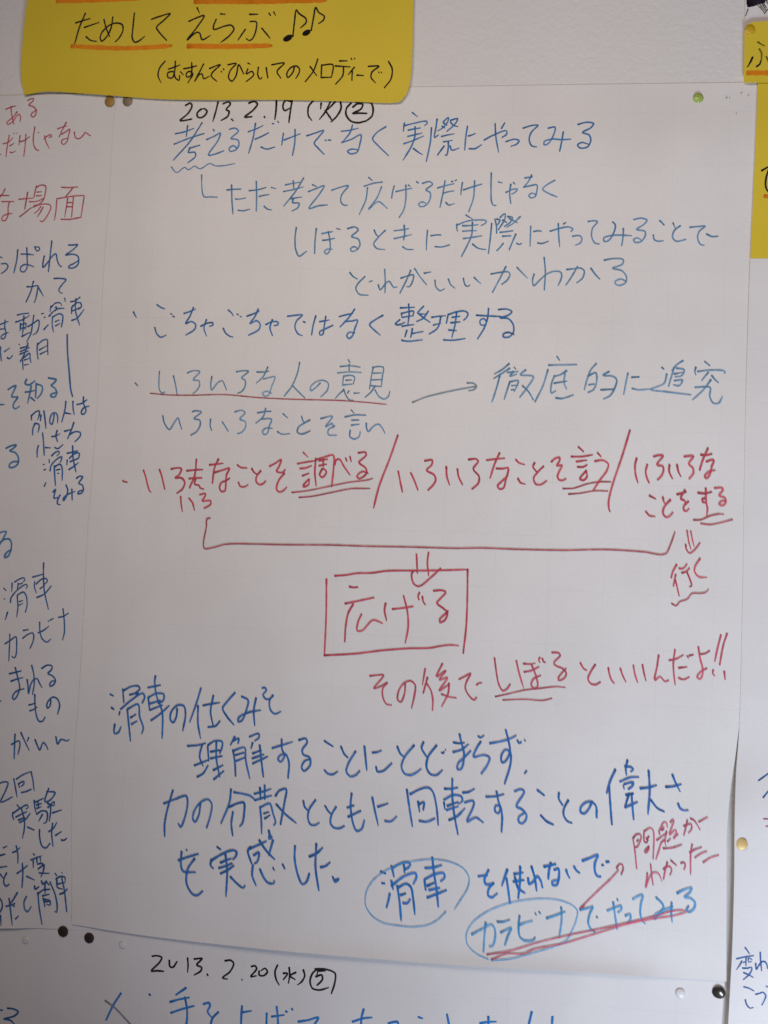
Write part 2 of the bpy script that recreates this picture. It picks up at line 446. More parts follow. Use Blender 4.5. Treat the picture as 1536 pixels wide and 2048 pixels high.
WRITING = [
('main', 'date', 'black', 4.48, 'black date written as numerals', '-2267 3779 -2219 3802 -2201 3778 -2238 3698 -2308 3632 -2251 3634 -2194 3645/-2110 3741 -2145 3705 -2138 3665 -2105 3657 -2066 3683 -2051 3720 -2077 3744 -2110 3741', []),
('main', 'date', 'black', 4.48, 'black date written as numerals', '-1949 3810 -1967 3711 -1988 3618/-1901 3790 -1845 3808 -1828 3789 -1866 3733 -1837 3717 -1846 3669 -1909 3627/-1808 3641 -1790 3621/-1651 3794 -1596 3809 -1567 3785 -1600 3729 -1680 3659 -1612 3661/-1494 3663 -1487 3650', []),
('main', 'date', 'black', 4.48, 'black date written as numerals', '-1244 3804 -1300 3812 -1321 3765 -1303 3717 -1241 3745/-1236 3811 -1247 3701 -1254 3598/-1385 3817 -1384 3718 -1390 3631', []),
('main', 'date', 'black', 4.48, 'black date written as numerals', '-957 3783 -959 3728/-871 3793 -914 3696 -966 3626/-824 3796 -891 3719/-914 3712 -839 3608/-777 3801 -766 3733 -802 3655 -854 3601/-656 3740 -619 3770 -564 3766 -577 3723 -654 3680 -583 3682 -521 3678/-674 3779 -714 3733 -716 3670 -666 3606 -595 3590 -533 3605/-635 3790 -557 3793 -486 3776 -464 3721 -473 3651 -533 3600/-1030 3811 -1074 3754 -1073 3667 -1036 3616', []),
('main', 'handwriting', 'blue2', 3.57, 'first line of blue handwriting below the date', '-2346 3503 -2253 3522 -2168 3553/-2231 3583 -2237 3474/-2352 3402 -2216 3455 -2063 3503/-2091 3608 -2198 3426 -2352 3248/-2203 3362 -2155 3374 -2099 3390/-2192 3365 -2209 3322 -2144 3321 -2134 3289 -2207 3221/-1980 3543 -1967 3525/-2037 3443 -1958 3479 -1907 3506 -1923 3439 -2009 3293 -1932 3308 -1861 3335/-1823 3541 -1767 3552 -1734 3524 -1787 3469 -1803 3450 -1738 3440 -1719 3397 -1749 3342 -1804 3330 -1814 3355 -1775 3382 -1741 3361', []),
('main', 'handwriting', 'blue2', 3.57, 'first line of blue handwriting below the date', '-1640 3515 -1566 3541 -1499 3574/-1574 3597 -1586 3467 -1623 3309/-1569 3443 -1506 3469 -1441 3504/-1509 3368 -1452 3347 -1373 3367/-1413 3592 -1397 3589/-1362 3615 -1350 3599', []),
('main', 'handwriting', 'blue2', 3.57, 'first line of blue handwriting below the date', '-1300 3499 -1305 3432 -1310 3382/-1289 3432 -1219 3460 -1138 3491/-1191 3534 -1187 3400 -1202 3286', []),
('main', 'handwriting', 'blue2', 3.57, 'first line of blue handwriting below the date', '-1077 3470 -999 3495 -918 3520 -965 3453 -1002 3398 -969 3358 -902 3292/-901 3428 -888 3422/-870 3428 -846 3426', []),
('main', 'handwriting', 'blue2', 3.57, 'first line of blue handwriting below the date', '-751 3510 -685 3517 -592 3538/-649 3570 -669 3496 -735 3408/-743 3403 -650 3434 -566 3475 -570 3394 -598 3308 -660 3297 -684 3320 -646 3340 -583 3331/-336 3550 -419 3494 -455 3436 -398 3369 -298 3274', []),
('main', 'handwriting', 'blue2', 3.57, 'first line of blue handwriting below the date', '-99 3682 -46 3640/-166 3584 -170 3545 -172 3502/-162 3558 -67 3581 43 3593 44 3574 19 3556/-129 3514 -72 3526 -16 3534/-131 3455 -62 3471 2 3486/-163 3386 -75 3417 18 3458/-66 3547 -64 3451 -89 3366 -163 3231/-72 3342 -32 3311 15 3282/86 3535 82 3403 53 3220/134 3616 128 3542 120 3441 153 3467/191 3588 238 3630 232 3587 181 3526 144 3503/194 3580 226 3556/183 3549 208 3532/257 3602 322 3617 309 3578 228 3497/258 3587 287 3555 330 3542/181 3451 229 3463 298 3475/201 3401 247 3407 285 3416/247 3404 247 3324 234 3270 222 3281/211 3363 153 3278/264 3362 281 3323 349 3341', []),
('main', 'handwriting', 'blue2', 3.57, 'first line of blue handwriting below the date', '416 3546 405 3446 400 3322/428 3453 458 3461 491 3476/440 3334 493 3334 552 3370/573 3413 655 3458 774 3496 775 3465 734 3435/666 3566 678 3443 709 3296/725 3519 753 3573/770 3396 852 3418 890 3402 869 3372 817 3352/920 3520 997 3544 1054 3546 999 3485 979 3417 1004 3355 1049 3344', []),
('main', 'handwriting', 'blue2', 3.57, 'first line of blue handwriting below the date', '1144 3517 1207 3526 1201 3468 1145 3369 1116 3362 1115 3392 1181 3415 1270 3409 1352 3413/1282 3482 1271 3391 1256 3302/1410 3549 1487 3568 1549 3555 1525 3517 1453 3473 1513 3449 1529 3403 1502 3340 1436 3331 1413 3359 1449 3381 1508 3365', []),
('main', 'wavy_underline', 'blue2', 2.44, 'wavy blue underline', '-2368 3184 -2313 3129 -2234 3178 -2200 3154 -2140 3189 -2087 3163 -1992 3213 -1942 3192 -1862 3192 -1747 3212', []),
('main', 'corner_line', 'blue3', 2.94, '', '-2067 3106 -2057 2978 -2044 2915 -2030 2896 -1975 2895 -1902 2892', []),
('main', 'handwriting', 'blue3', 3.50, 'second line of blue handwriting', '-1814 2961 -1753 2967 -1681 2969/-1772 3009 -1761 2866 -1744 2732/-1729 2874 -1684 2874 -1629 2885/-1698 2768 -1647 2763 -1583 2779/-1600 2953 -1513 2963 -1437 2984/-1536 3042 -1525 2897 -1522 2758/-1501 2897 -1462 2908 -1407 2916/-1389 2983 -1346 2972/-1449 2806 -1416 2779 -1376 2771', []),
('main', 'handwriting', 'blue3', 3.50, 'second line of blue handwriting', '-1257 3006 -1182 3022 -1116 3031/-1183 3045 -1174 2971/-1273 2944 -1179 2962 -1085 2987/-1086 3072 -1147 2959 -1263 2805/-1198 2877 -1096 2893/-1174 2877 -1181 2841 -1117 2833 -1126 2794 -1184 2758/-999 3008 -959 2989/-1035 2943 -974 2966 -888 2997 -924 2927 -1020 2783 -935 2809 -849 2817/-816 2954 -739 2981 -661 2996 -720 2910 -725 2848 -700 2817 -661 2813', []),
('main', 'handwriting', 'blue3', 3.50, 'second line of blue handwriting', '-475 3073 -438 3042/-513 2991 -429 3018 -344 3030/-481 2979 -492 2863 -548 2726/-350 2987 -391 2878 -464 2773 -375 2847 -287 2782/-234 2994 -247 2932 -252 2878/-216 2940 -148 2955 -71 2970/-127 3001 -121 2877 -136 2769 -175 2699/-104 3001 -88 2990', []),
('main', 'handwriting', 'blue3', 3.50, 'second line of blue handwriting', '-31 3032 -12 3019/26 3016 95 3031 119 3008 60 2954 99 2931 102 2869 66 2812 13 2800 -1 2823 34 2843 65 2830/166 2972 249 2996 317 3011/232 3038 218 2923 196 2792/221 2923 259 2935 319 2945/248 2838 272 2815 329 2827/290 3030 305 3033/323 3038 341 3048/392 3022 384 2953 382 2907/403 2953 492 2983 570 3006/502 3037 497 2875 459 2750', []),
('main', 'handwriting', 'blue3', 3.50, 'second line of blue handwriting', '650 3108 654 2952 668 2829 688 2806 706 2811/717 3025 755 3016', []),
('main', 'handwriting', 'blue3', 3.50, 'second line of blue handwriting', '788 2928 855 2958 892 2958 871 2928 841 2913/830 3004 823 2920 837 2826/852 3020 868 3004', []),
('main', 'handwriting', 'blue3', 3.50, 'second line of blue handwriting', '953 3060 985 3065 1022 3069/1014 3088 987 3027 944 2973/956 2978 1003 2988 1065 2996 1065 2935 1052 2889 1015 2877 995 2897 1021 2920 1066 2904/1224 3038 1152 2995 1116 2957 1169 2919 1249 2885', []),
('main', 'handwriting', 'blue3', 3.50, 'third line of blue handwriting', '-891 2548 -829 2561 -785 2567/-880 2486 -825 2492 -767 2505/-829 2567 -809 2474 -808 2388 -835 2357 -859 2380 -829 2404 -782 2404/-752 2598 -739 2589/-733 2595 -717 2586/-1133 2606 -1140 2504 -1127 2395 -1093 2336 -1039 2372 -1024 2383/-943 2598 -950 2473 -948 2361/-651 2595 -581 2611 -549 2586 -608 2521 -545 2498 -527 2444 -556 2397 -602 2384 -615 2405 -581 2428 -541 2405', []),
('main', 'handwriting', 'blue3', 3.50, 'third line of blue handwriting', '-401 2583 -384 2545 -360 2521/-298 2580 -360 2514 -400 2452 -371 2413 -293 2401', []),
('main', 'handwriting', 'blue3', 3.50, 'third line of blue handwriting', '-216 2576 -147 2584 -83 2596/-213 2503 -129 2522 -53 2541/-126 2627 -118 2560 -124 2491/-132 2429 -93 2405 -32 2402', []),
('main', 'handwriting', 'blue3', 3.50, 'third line of blue handwriting', '91 2581 87 2492 88 2399/124 2530 177 2538 215 2538/166 2430 227 2427 299 2446', []),
('main', 'handwriting', 'blue3', 3.50, 'third line of blue handwriting', '435 2722 497 2684/358 2638 356 2607 365 2572/355 2627 445 2664 550 2676 623 2667 619 2649 575 2623/409 2623 477 2624 552 2633/411 2572 478 2577 539 2577/421 2505 496 2515 589 2531/498 2653 495 2538 461 2447 410 2339/506 2454 560 2416 629 2404/672 2646 665 2508 653 2368/700 2684 715 2623 720 2554/715 2684 746 2676 725 2630/745 2699 788 2734 790 2691 734 2585/768 2676 807 2653/812 2707 857 2699 837 2653 786 2615/828 2691 904 2649/927 2707 867 2646 808 2607/750 2562 810 2569 866 2577/774 2527 849 2531/893 2547 866 2478 839 2402/904 2463 931 2451 948 2463/784 2463 756 2425 727 2394', []),
('main', 'handwriting', 'blue3', 3.50, 'third line of blue handwriting', '1024 2618 1024 2524 1024 2436/1052 2570 1086 2577 1120 2573/1090 2467 1127 2461 1186 2482', []),
('main', 'handwriting', 'blue3', 3.50, 'third line of blue handwriting', '1197 2573 1285 2600 1358 2612 1400 2593 1382 2570/1268 2643 1275 2540 1288 2431/1313 2638 1335 2653/1398 2528 1464 2532 1483 2502 1467 2465 1426 2446/1530 2661 1577 2668 1614 2661 1572 2601 1567 2525 1599 2465 1636 2458/1746 2658 1771 2631 1763 2571 1715 2488 1679 2480 1673 2510 1728 2533 1815 2538 1917 2533/1842 2598 1842 2526 1833 2443/1930 2679 1999 2691 2046 2673 2023 2638 1959 2589 2032 2571 2033 2526 1999 2481 1948 2473 1933 2496 1969 2514 1998 2496', []),
('main', 'handwriting', 'blue3', 3.50, 'third line of blue handwriting', '2272 2649 2288 2609 2294 2598/2336 2624 2284 2579 2272 2519 2301 2485 2387 2500/2417 2609 2491 2616 2548 2619 2499 2572 2487 2512 2517 2453 2546 2450/2564 2549 2608 2527 2662 2530/2156 2668 2174 2653 2196 2628/2105 2541 2114 2499 2143 2484 2193 2489', []),
('main', 'handwriting', 'blue4', 3.50, 'fourth line of blue handwriting', '-611 2188 -576 2149 -536 2126/-467 2150 -526 2088 -547 2041 -514 1987 -428 1977/-426 2101 -396 2112', []),
('main', 'handwriting', 'blue4', 3.50, 'fourth line of blue handwriting', '-288 2220 -277 2105 -275 2000/-340 2074 -322 2028 -264 2097 -241 2108 -220 2082 -197 2052 -162 2057/-135 2137 -67 2160 -21 2168 -26 2107 -55 2058 -78 2060/-46 2211 -88 2106 -137 1998/-12 2227 40 2153 105 2077/77 2184 138 2197', []),
('main', 'handwriting', 'blue4', 3.50, 'fourth line of blue handwriting', '179 2121 189 2063 229 2025 273 2045/300 2132 325 2079 364 2049', []),
('main', 'handwriting', 'blue4', 3.50, 'fourth line of blue handwriting', '436 2141 445 2103 461 2072 484 2068 499 2080/533 2149 565 2119 596 2093', []),
('main', 'handwriting', 'blue4', 3.50, 'fourth line of blue handwriting', '683 2181 764 2196 839 2201 855 2182 834 2129 784 2086/815 2250 767 2143 704 2014', []),
('main', 'handwriting', 'blue4', 3.50, 'fourth line of blue handwriting', '915 2243 959 2198 1013 2145/1154 2335 1169 2207 1166 2040/1071 2183 1058 2130 1070 2077 1110 2115 1182 2184 1255 2210 1307 2200 1316 2162 1286 2079/1357 2226 1431 2235 1482 2239 1512 2216 1500 2149 1450 2106/1452 2254 1404 2163 1355 2084', []),
('main', 'handwriting', 'blue4', 3.50, 'fourth line of blue handwriting', '1570 2239 1608 2187 1651 2142/1684 2312 1764 2327 1852 2316 1846 2278 1760 2240 1841 2218 1883 2166 1880 2114 1838 2088 1794 2094 1786 2118 1836 2143 1884 2121', []),
('main', 'handwriting', 'blue1', 3.60, 'darker blue handwriting after a bullet dot', '-2167 1788 -2111 1807 -2056 1831/-2078 1847 -2109 1760 -2145 1693 -2090 1713 -2048 1685 -2054 1643 -2140 1583/-1999 1670 -1936 1699 -1883 1703 -1879 1684 -1914 1671/-1946 1734 -1966 1652 -1938 1577/-2661 1798 -2646 1769 -2629 1746/-2436 1870 -2397 1844 -2359 1830/-2444 1653 -2424 1598 -2381 1561 -2329 1581/-2296 1786 -2280 1777/-2274 1761 -2257 1755', []),
('main', 'handwriting', 'blue1', 3.60, 'darker blue handwriting after a bullet dot', '-1742 1827 -1709 1799 -1691 1773/-1657 1789 -1641 1781/-1627 1766 -1611 1763/-1561 1770 -1493 1796 -1447 1818/-1456 1838 -1484 1768 -1528 1701 -1466 1729 -1430 1698 -1438 1651 -1536 1592/-1781 1654 -1755 1608 -1697 1574 -1684 1574', []),
('main', 'handwriting', 'blue1', 3.60, 'darker blue handwriting after a bullet dot', '-1377 1694 -1315 1723 -1260 1716 -1262 1696 -1298 1684/-1316 1741 -1336 1668 -1309 1591', []),
('main', 'handwriting', 'blue1', 3.60, 'darker blue handwriting after a bullet dot', '-1176 1774 -1105 1784 -1035 1788 -1087 1733 -1100 1671 -1065 1610 -1025 1595/-1024 1726 -1005 1719', []),
('main', 'handwriting', 'blue1', 3.60, 'darker blue handwriting after a bullet dot', '-909 1782 -929 1697 -940 1604/-871 1728 -829 1735 -782 1745/-815 1779 -826 1683 -838 1608 -862 1605 -866 1633 -817 1660 -744 1696', []),
('main', 'handwriting', 'blue1', 3.60, 'darker blue handwriting after a bullet dot', '-690 1777 -621 1796 -563 1809/-549 1848 -604 1763 -678 1681/-637 1731 -557 1740 -518 1748 -538 1671 -562 1594 -588 1575 -612 1601 -591 1632 -536 1628/-284 1794 -356 1750 -404 1707 -360 1658 -301 1610', []),
('main', 'handwriting', 'blue1', 3.60, 'darker blue handwriting after a bullet dot', '-128 1863 -62 1867 4 1870/-53 1900 -44 1808 -51 1716/-116 1815 -109 1776/-113 1812 -60 1827 -4 1834 -8 1793/-104 1776 -58 1785 -5 1793/-126 1756 -167 1714 -139 1707 -79 1731/-105 1695 -47 1705 6 1712/86 1881 39 1829 32 1816 101 1809/130 1836 87 1771 28 1740/47 1809 95 1771 150 1734/-58 1659 -73 1598/-8 1675 -20 1594/-6 1629 47 1641 92 1649/-102 1567 -56 1558 88 1573/163 1780 231 1791 291 1796/246 1788 234 1712 213 1673 147 1627/181 1708 211 1718 249 1727/313 1812 307 1774 299 1728/313 1807 388 1833 463 1840 491 1819 480 1783 454 1757/348 1782 420 1793/339 1732 422 1742/388 1823 378 1714 355 1599/322 1667 395 1661/281 1575 368 1574 476 1591', []),
('main', 'handwriting', 'blue1', 3.60, 'darker blue handwriting after a bullet dot', '567 1804 675 1799 788 1795/675 1869 669 1778 642 1687 586 1588/665 1748 631 1775 602 1755 611 1717 656 1717/763 1858 837 1863 886 1841 854 1808 781 1783 855 1777 902 1721 905 1653 869 1611 817 1611 816 1636 860 1652 913 1633', []),
('main', 'handwriting', 'blue4', 3.13, 'pale blue handwriting over a red underline', '-1439 1251 -1379 1252 -1324 1260/-1337 1300 -1377 1209 -1440 1146/-1375 1186 -1313 1203 -1266 1211 -1293 1118 -1323 1032 -1360 1031 -1377 1054 -1338 1074 -1290 1056/-2607 1125 -2593 1113 -2579 1099/-2375 1240 -2375 1143 -2365 1064 -2336 1033 -2312 1046/-2237 1200 -2211 1114 -2190 1018/-2104 1229 -2049 1251 -1984 1244 -2044 1165 -1988 1158 -1980 1111 -2014 1056 -2041 1037/-1866 1200 -1873 1137 -1863 1075 -1803 1146 -1764 1163 -1737 1116 -1719 1078/-1636 1248 -1569 1260 -1518 1256 -1582 1190 -1549 1175 -1543 1120 -1575 1065 -1614 1049', []),
('main', 'handwriting', 'blue4', 3.13, 'pale blue handwriting over a red underline', '-1040 1347 -1056 1246 -1104 1122 -1171 1031/-1089 1125 -1031 1069 -974 1020/-837 1161 -885 1111 -923 1087 -925 1125 -872 1173 -811 1186 -763 1160 -767 1098 -827 1032', []),
('main', 'handwriting', 'blue4', 3.13, 'pale blue handwriting over a red underline', '-587 1381 -570 1355/-661 1315 -569 1325 -472 1313/-577 1340 -574 1278/-682 1256 -574 1268 -461 1264/-623 1231 -630 1139/-623 1227 -565 1237 -521 1223 -530 1157/-601 1190 -547 1195/-622 1147 -542 1156/-617 1101 -657 1062 -691 1020/-617 1109 -595 1056 -562 1013 -523 1008/-566 1095 -580 1071/-518 1073 -468 1077', []),
('main', 'handwriting', 'blue4', 3.13, 'pale blue handwriting over a red underline', '-352 1313 -364 1244 -377 1114/-360 1313 -306 1322 -260 1315 -264 1231 -270 1139/-350 1260 -273 1264/-359 1198 -273 1203/-363 1145 -275 1139/-329 1138 -365 1084 -416 1037/-327 1107 -286 1047 -239 1025 -202 1049 -189 1098', []),
('main', 'underline', 'darkred', 2.41, 'dark red underline', '-2454 1031 -2279 1019 -2053 1021 -1733 1034 -1414 1013 -1099 1005 -631 1003 -414 992 -216 977', []),
('main', 'arrow', 'greyblue', 3.40, 'thin grey-blue arrow', '21 1001 133 1049 357 1110 581 1157/508 1188 565 1186 596 1160 567 1126 526 1118', []),
('main', 'handwriting', 'blue4', 3.68, 'pale blue handwriting right of the arrow', '879 1370 814 1312 748 1273/885 1328 808 1274 745 1232/801 1267 778 1161 739 1021/925 1337 940 1322/867 1290 963 1300/919 1299 890 1256 949 1277/892 1208 866 1117 847 1045/900 1208 966 1217 947 1149 933 1119/909 1171 946 1176/907 1133 932 1137/1029 1316 982 1273 1098 1257 1043 1151 984 1067/1005 1173 1059 1122 1106 1048/1301 1441 1325 1408/1230 1362 1330 1366 1476 1372/1225 1323 1189 1184 1121 1030/1390 1315 1333 1277 1289 1264/1286 1268 1262 1201 1263 1111 1301 1134/1284 1201 1394 1221/1376 1293 1372 1203 1396 1151/1304 1070 1355 1065 1457 1100', []),
('main', 'handwriting', 'blue4', 3.68, 'pale blue handwriting right of the arrow', '1648 1384 1602 1327 1575 1252 1550 1147/1582 1274 1646 1301 1656 1224 1630 1149 1584 1125/1588 1192 1635 1201/1762 1315 1710 1281 1800 1271 1830 1242 1818 1175 1777 1100 1720 1069/1695 1150 1804 1158', []),
('main', 'handwriting', 'blue4', 3.68, 'pale blue handwriting right of the arrow', '1926 1303 1910 1214 1895 1113/1959 1267 2024 1272/1965 1168 2020 1157 2121 1166/2215 1360 2233 1346/2260 1302 2241 1221 2128 1162 2265 1144 2472 1122/2396 1423 2343 1385 2302 1332/2322 1362 2278 1192/2341 1355 2408 1342 2389 1290 2332 1278/2324 1303 2395 1319/2326 1244 2397 1250 2370 1201 2320 1207/2581 1418 2625 1382/2507 1366 2499 1329 2509 1299/2523 1329 2629 1343 2756 1331 2750 1316/2615 1324 2581 1279 2561 1249/2644 1295 2674 1259 2703 1233/2506 1189 2590 1195 2633 1192 2633 1111 2665 1053 2708 1054 2741 1114/2638 1258 2577 1169 2488 1079', []),
('main', 'handwriting', 'blue3', 3.31, 'blue handwriting between the two underlined lines', '-1415 871 -1344 885 -1285 889/-1338 916 -1358 838 -1426 774/-1372 814 -1294 821 -1278 817 -1298 747 -1311 685 -1342 672 -1359 699 -1329 731 -1266 732/-1217 703 -1177 681 -1099 687/-2320 822 -2299 752 -2248 694 -2207 755 -2170 806 -2151 756 -2129 702/-2036 868 -1997 877 -1948 867 -2017 803 -1960 789 -1954 745 -1986 682 -2041 647/-1857 802 -1858 740 -1843 699/-1744 779 -1718 744 -1683 693/-1629 875 -1566 892 -1531 872 -1578 809 -1526 787 -1519 741 -1556 686 -1595 674/-1174 870 -1151 851 -1125 831', []),
('main', 'handwriting', 'blue3', 3.31, 'blue handwriting between the two underlined lines', '-997 850 -983 809 -971 798/-918 818 -978 783 -1023 746 -1029 700 -989 686 -910 718', []),
('main', 'handwriting', 'blue3', 3.31, 'blue handwriting between the two underlined lines', '-817 833 -709 857 -767 760 -706 790 -697 747/-685 770 -742 730 -740 688 -663 684', []),
('main', 'handwriting', 'blue3', 3.31, 'blue handwriting between the two underlined lines', '-538 919 -510 889/-593 854 -502 874 -401 874/-530 825 -461 829/-531 779 -459 790/-538 733 -539 675 -499 653 -454 677 -445 723/-393 801 -388 755 -372 725 -328 772 -283 796 -243 759 -218 714', []),
('main', 'handwriting', 'red1', 4.14, 'red handwriting with slashes between its phrases', '-2211 326 -2161 338 -2112 334 -2133 274 -2168 245 -2107 247 -2073 206 -2094 143 -2144 103/-2060 315 -1983 325 -1907 331/-1973 426 -1981 279 -2025 156/-2035 243 -1971 251 -1912 253/-1971 245 -1979 193 -1936 184 -1923 160 -1886 150/-1845 376 -1779 386 -1715 395/-1762 433 -1793 362 -1809 207/-1791 308 -1712 334 -1653 351 -1678 288 -1680 180 -1686 141 -1718 133 -1739 170 -1722 217 -1683 234 -1645 261/-2106 73 -2098 11 -2082 -66/-2025 60 -1991 23 -1966 -49/-1923 98 -1868 109 -1874 81 -1896 41 -1816 44 -1815 13 -1876 -27/-2675 202 -2655 193 -2630 192/-2479 307 -2454 248 -2425 155 -2403 109 -2393 107/-2324 318 -2302 268 -2262 137', []),
('main', 'handwriting', 'red1', 4.14, 'red handwriting with slashes between its phrases', '-1580 384 -1547 362 -1488 359/-1441 354 -1418 320 -1386 301/-1356 337 -1393 282 -1394 236 -1361 209 -1327 219 -1305 246/-1275 381 -1219 413 -1168 446 -1186 381 -1207 337 -1152 328 -1126 355/-1131 321 -1180 258 -1199 173 -1174 148 -1136 160 -1103 196/-1561 223 -1543 188 -1506 183 -1468 206', []),
('main', 'handwriting', 'red1', 4.14, 'red handwriting with slashes between its phrases', '-966 518 -920 477/-1014 413 -930 431 -853 444/-989 368 -935 376 -882 398/-963 303 -902 328/-899 275 -944 227 -950 204 -904 221 -895 275/-846 467 -848 330 -830 216/-838 455 -777 477 -685 500 -676 381 -682 274 -687 213/-814 445 -737 463/-812 400 -743 417/-776 462 -773 393/-780 375 -803 316 -776 294 -740 348 -772 375/-668 412 -655 458 -629 466 -580 399 -522 325/-568 476 -556 449/-530 492 -516 447/-455 528 -386 534 -380 512 -443 441 -379 390 -370 345 -436 294 -457 312 -409 359 -354 345', []),
('main', 'handwriting', 'red1', 4.14, 'red handwriting with slashes between its phrases', '34 361 67 298 105 209/155 474 225 481 220 439 176 389 246 349 263 305 242 259 196 209/-81 372 -58 279 -35 186', []),
('main', 'handwriting', 'red1', 4.14, 'red handwriting with slashes between its phrases', '454 408 467 341 505 270/551 497 622 503 638 489 596 413 651 347 646 287 591 233/353 425 362 338 389 264', []),
('main', 'handwriting', 'red1', 4.14, 'red handwriting with slashes between its phrases', '712 496 786 508 872 518/825 565 787 471 748 332/801 424 863 425 905 433 889 325 870 250 838 241 818 266 853 309 907 367/971 509 1002 480 1051 467/997 340 1023 302 1064 293', []),
('main', 'handwriting', 'red1', 4.14, 'red handwriting with slashes between its phrases', '1139 485 1125 451 1156 408/1219 457 1167 401 1135 348 1156 296 1200 293 1250 329/1285 498 1316 528 1357 540 1354 503 1333 465 1380 471 1357 414 1344 369 1360 340 1396 338 1418 354/1517 638 1562 598/1459 550 1549 553 1643 571/1504 507 1594 522/1516 460 1567 462 1598 481/1594 429 1541 353 1574 344 1602 377 1594 429/1686 590 1716 558/1666 515 1731 526 1783 494 1771 434 1716 351 1661 258', []),
('main', 'underline', 'darkred', 3.10, 'double underline beneath the third and fourth words', '-1054 147 -917 167 -687 221 -535 256 -328 293 -310 301/-984 104 -868 118 -684 160 -501 201 -330 207', []),
('main', 'underline', 'darkred', 3.10, 'double underline before the second slash', '1396 264 1486 270 1601 311 1702 333 1810 337/1447 217 1546 228 1676 254 1788 255', []),
('main', 'slash', 'red1', 4.14, '', '-98 699 -162 488 -250 227 -291 32', []),
('main', 'box_outline', 'red1', 3.95, 'red rectangle drawn round the big word', '-618 -596 -511 -583 -420 -564 -283 -555 -147 -531 124 -517 349 -504 573 -488/582 -485 591 -817 590 -994 573 -1232/-694 -629 -681 -953 -680 -1311/-683 -1317 -402 -1287 -146 -1243 94 -1213 274 -1200 377 -1176 452 -1164 529 -1166', []),
('main', 'double_arrow', 'red1', 3.95, '', '118 -369 133 -540/226 -349 219 -432 235 -558/94 -519 81 -557 107 -638 149 -656 248 -580 341 -486', []),
('main', 'handwriting', 'red1', 4.14, 'large red word inside the drawn rectangle', '-512 -842 -424 -820 -250 -775/-438 -843 -480 -928 -497 -1049 -499 -1184/-358 -930 -385 -999 -389 -1081 -351 -1079 -249 -977 -203 -986 -164 -1002/-142 -822 -150 -882 -128 -974/-79 -871 18 -856 108 -837/17 -747 58 -887 71 -1021 50 -1168/-479 -687 -445 -693 -402 -688', []),
('main', 'handwriting', 'red1', 4.14, 'large red word inside the drawn rectangle', '160 -711 147 -749 158 -775/187 -747 196 -791 216 -817/285 -690 357 -682 395 -695 352 -754 320 -797 378 -842 417 -877 398 -945 354 -969 353 -940 396 -893 424 -862', []),
('main', 'handwriting', 'red2', 3.80, 'red sentence below the drawn rectangle', '240 -1386 221 -1532/263 -1463 231 -1605/257 -1515 297 -1572 320 -1659 320 -1751/-257 -1478 -181 -1466 -133 -1463 -214 -1587 -132 -1552 -95 -1528 -134 -1582 -131 -1656 -94 -1721 -49 -1726/66 -1523 64 -1615 32 -1694 6 -1678 13 -1589 62 -1519 114 -1501 156 -1536 154 -1625 132 -1744', []),
('main', 'handwriting', 'red2', 3.80, 'red sentence below the drawn rectangle', '392 -1333 344 -1451 416 -1395/424 -1395 372 -1479 441 -1453 372 -1575 459 -1511/458 -1504 454 -1592 400 -1714/395 -1603 456 -1622 527 -1629/546 -1462 596 -1434 647 -1405 613 -1480 604 -1540 648 -1611 686 -1638 707 -1614/703 -1504 724 -1486 746 -1484', []),
('main', 'handwriting', 'red2', 3.80, 'red sentence below the drawn rectangle', '852 -1258 872 -1377 901 -1493 937 -1542 969 -1526 999 -1480/1044 -1273 1078 -1395 1117 -1507/1109 -1294 1165 -1295 1211 -1285/1116 -1367 1174 -1353 1246 -1313/1180 -1302 1228 -1416 1238 -1488 1209 -1505 1183 -1477 1199 -1425 1263 -1388/1250 -1232 1239 -1255 1251 -1276/1272 -1241 1280 -1267 1298 -1273/1353 -1183 1408 -1184 1426 -1201 1375 -1269 1375 -1284 1456 -1323 1484 -1358 1467 -1402 1420 -1423 1416 -1405 1450 -1352 1482 -1314', []),
('main', 'handwriting', 'red2', 3.80, 'red sentence below the drawn rectangle', '1602 -1261 1637 -1313 1659 -1322/1731 -1268 1695 -1331 1673 -1398 1698 -1436 1742 -1442 1780 -1417', []),
('main', 'handwriting', 'red2', 3.80, 'red sentence below the drawn rectangle', '1844 -1291 1853 -1337 1879 -1401 1899 -1421/1947 -1291 1967 -1345 1998 -1404', []),
('main', 'handwriting', 'red2', 3.80, 'red sentence below the drawn rectangle', '2057 -1256 2071 -1325 2097 -1403/2135 -1249 2147 -1306 2168 -1384', []),
('main', 'handwriting', 'red2', 3.80, 'red sentence below the drawn rectangle', '2270 -1158 2259 -1257 2245 -1376 2287 -1342 2309 -1362 2330 -1382 2361 -1369/2360 -1197 2416 -1183 2478 -1144/2406 -1102 2396 -1235 2416 -1403/2442 -1258 2512 -1246/2445 -1344 2485 -1356 2533 -1331/2509 -1150 2521 -1168/2527 -1149 2562 -1137/2602 -1069 2619 -1165 2643 -1250 2644 -1307 2625 -1344 2599 -1331 2623 -1287 2678 -1248/2625 -1129 2660 -1123 2698 -1096/2788 -956 2763 -1072 2743 -1187/2839 -942 2811 -1040 2785 -1213/2734 -1259 2728 -1288 2746 -1309/2825 -1268 2834 -1336', []),
('main', 'underline', 'darkred', 2.75, 'double underline in the sentence below the rectangle', '872 -1597 970 -1570 1130 -1524 1260 -1502 1404 -1479 1480 -1482/940 -1623 1133 -1605 1293 -1605 1367 -1583', []),
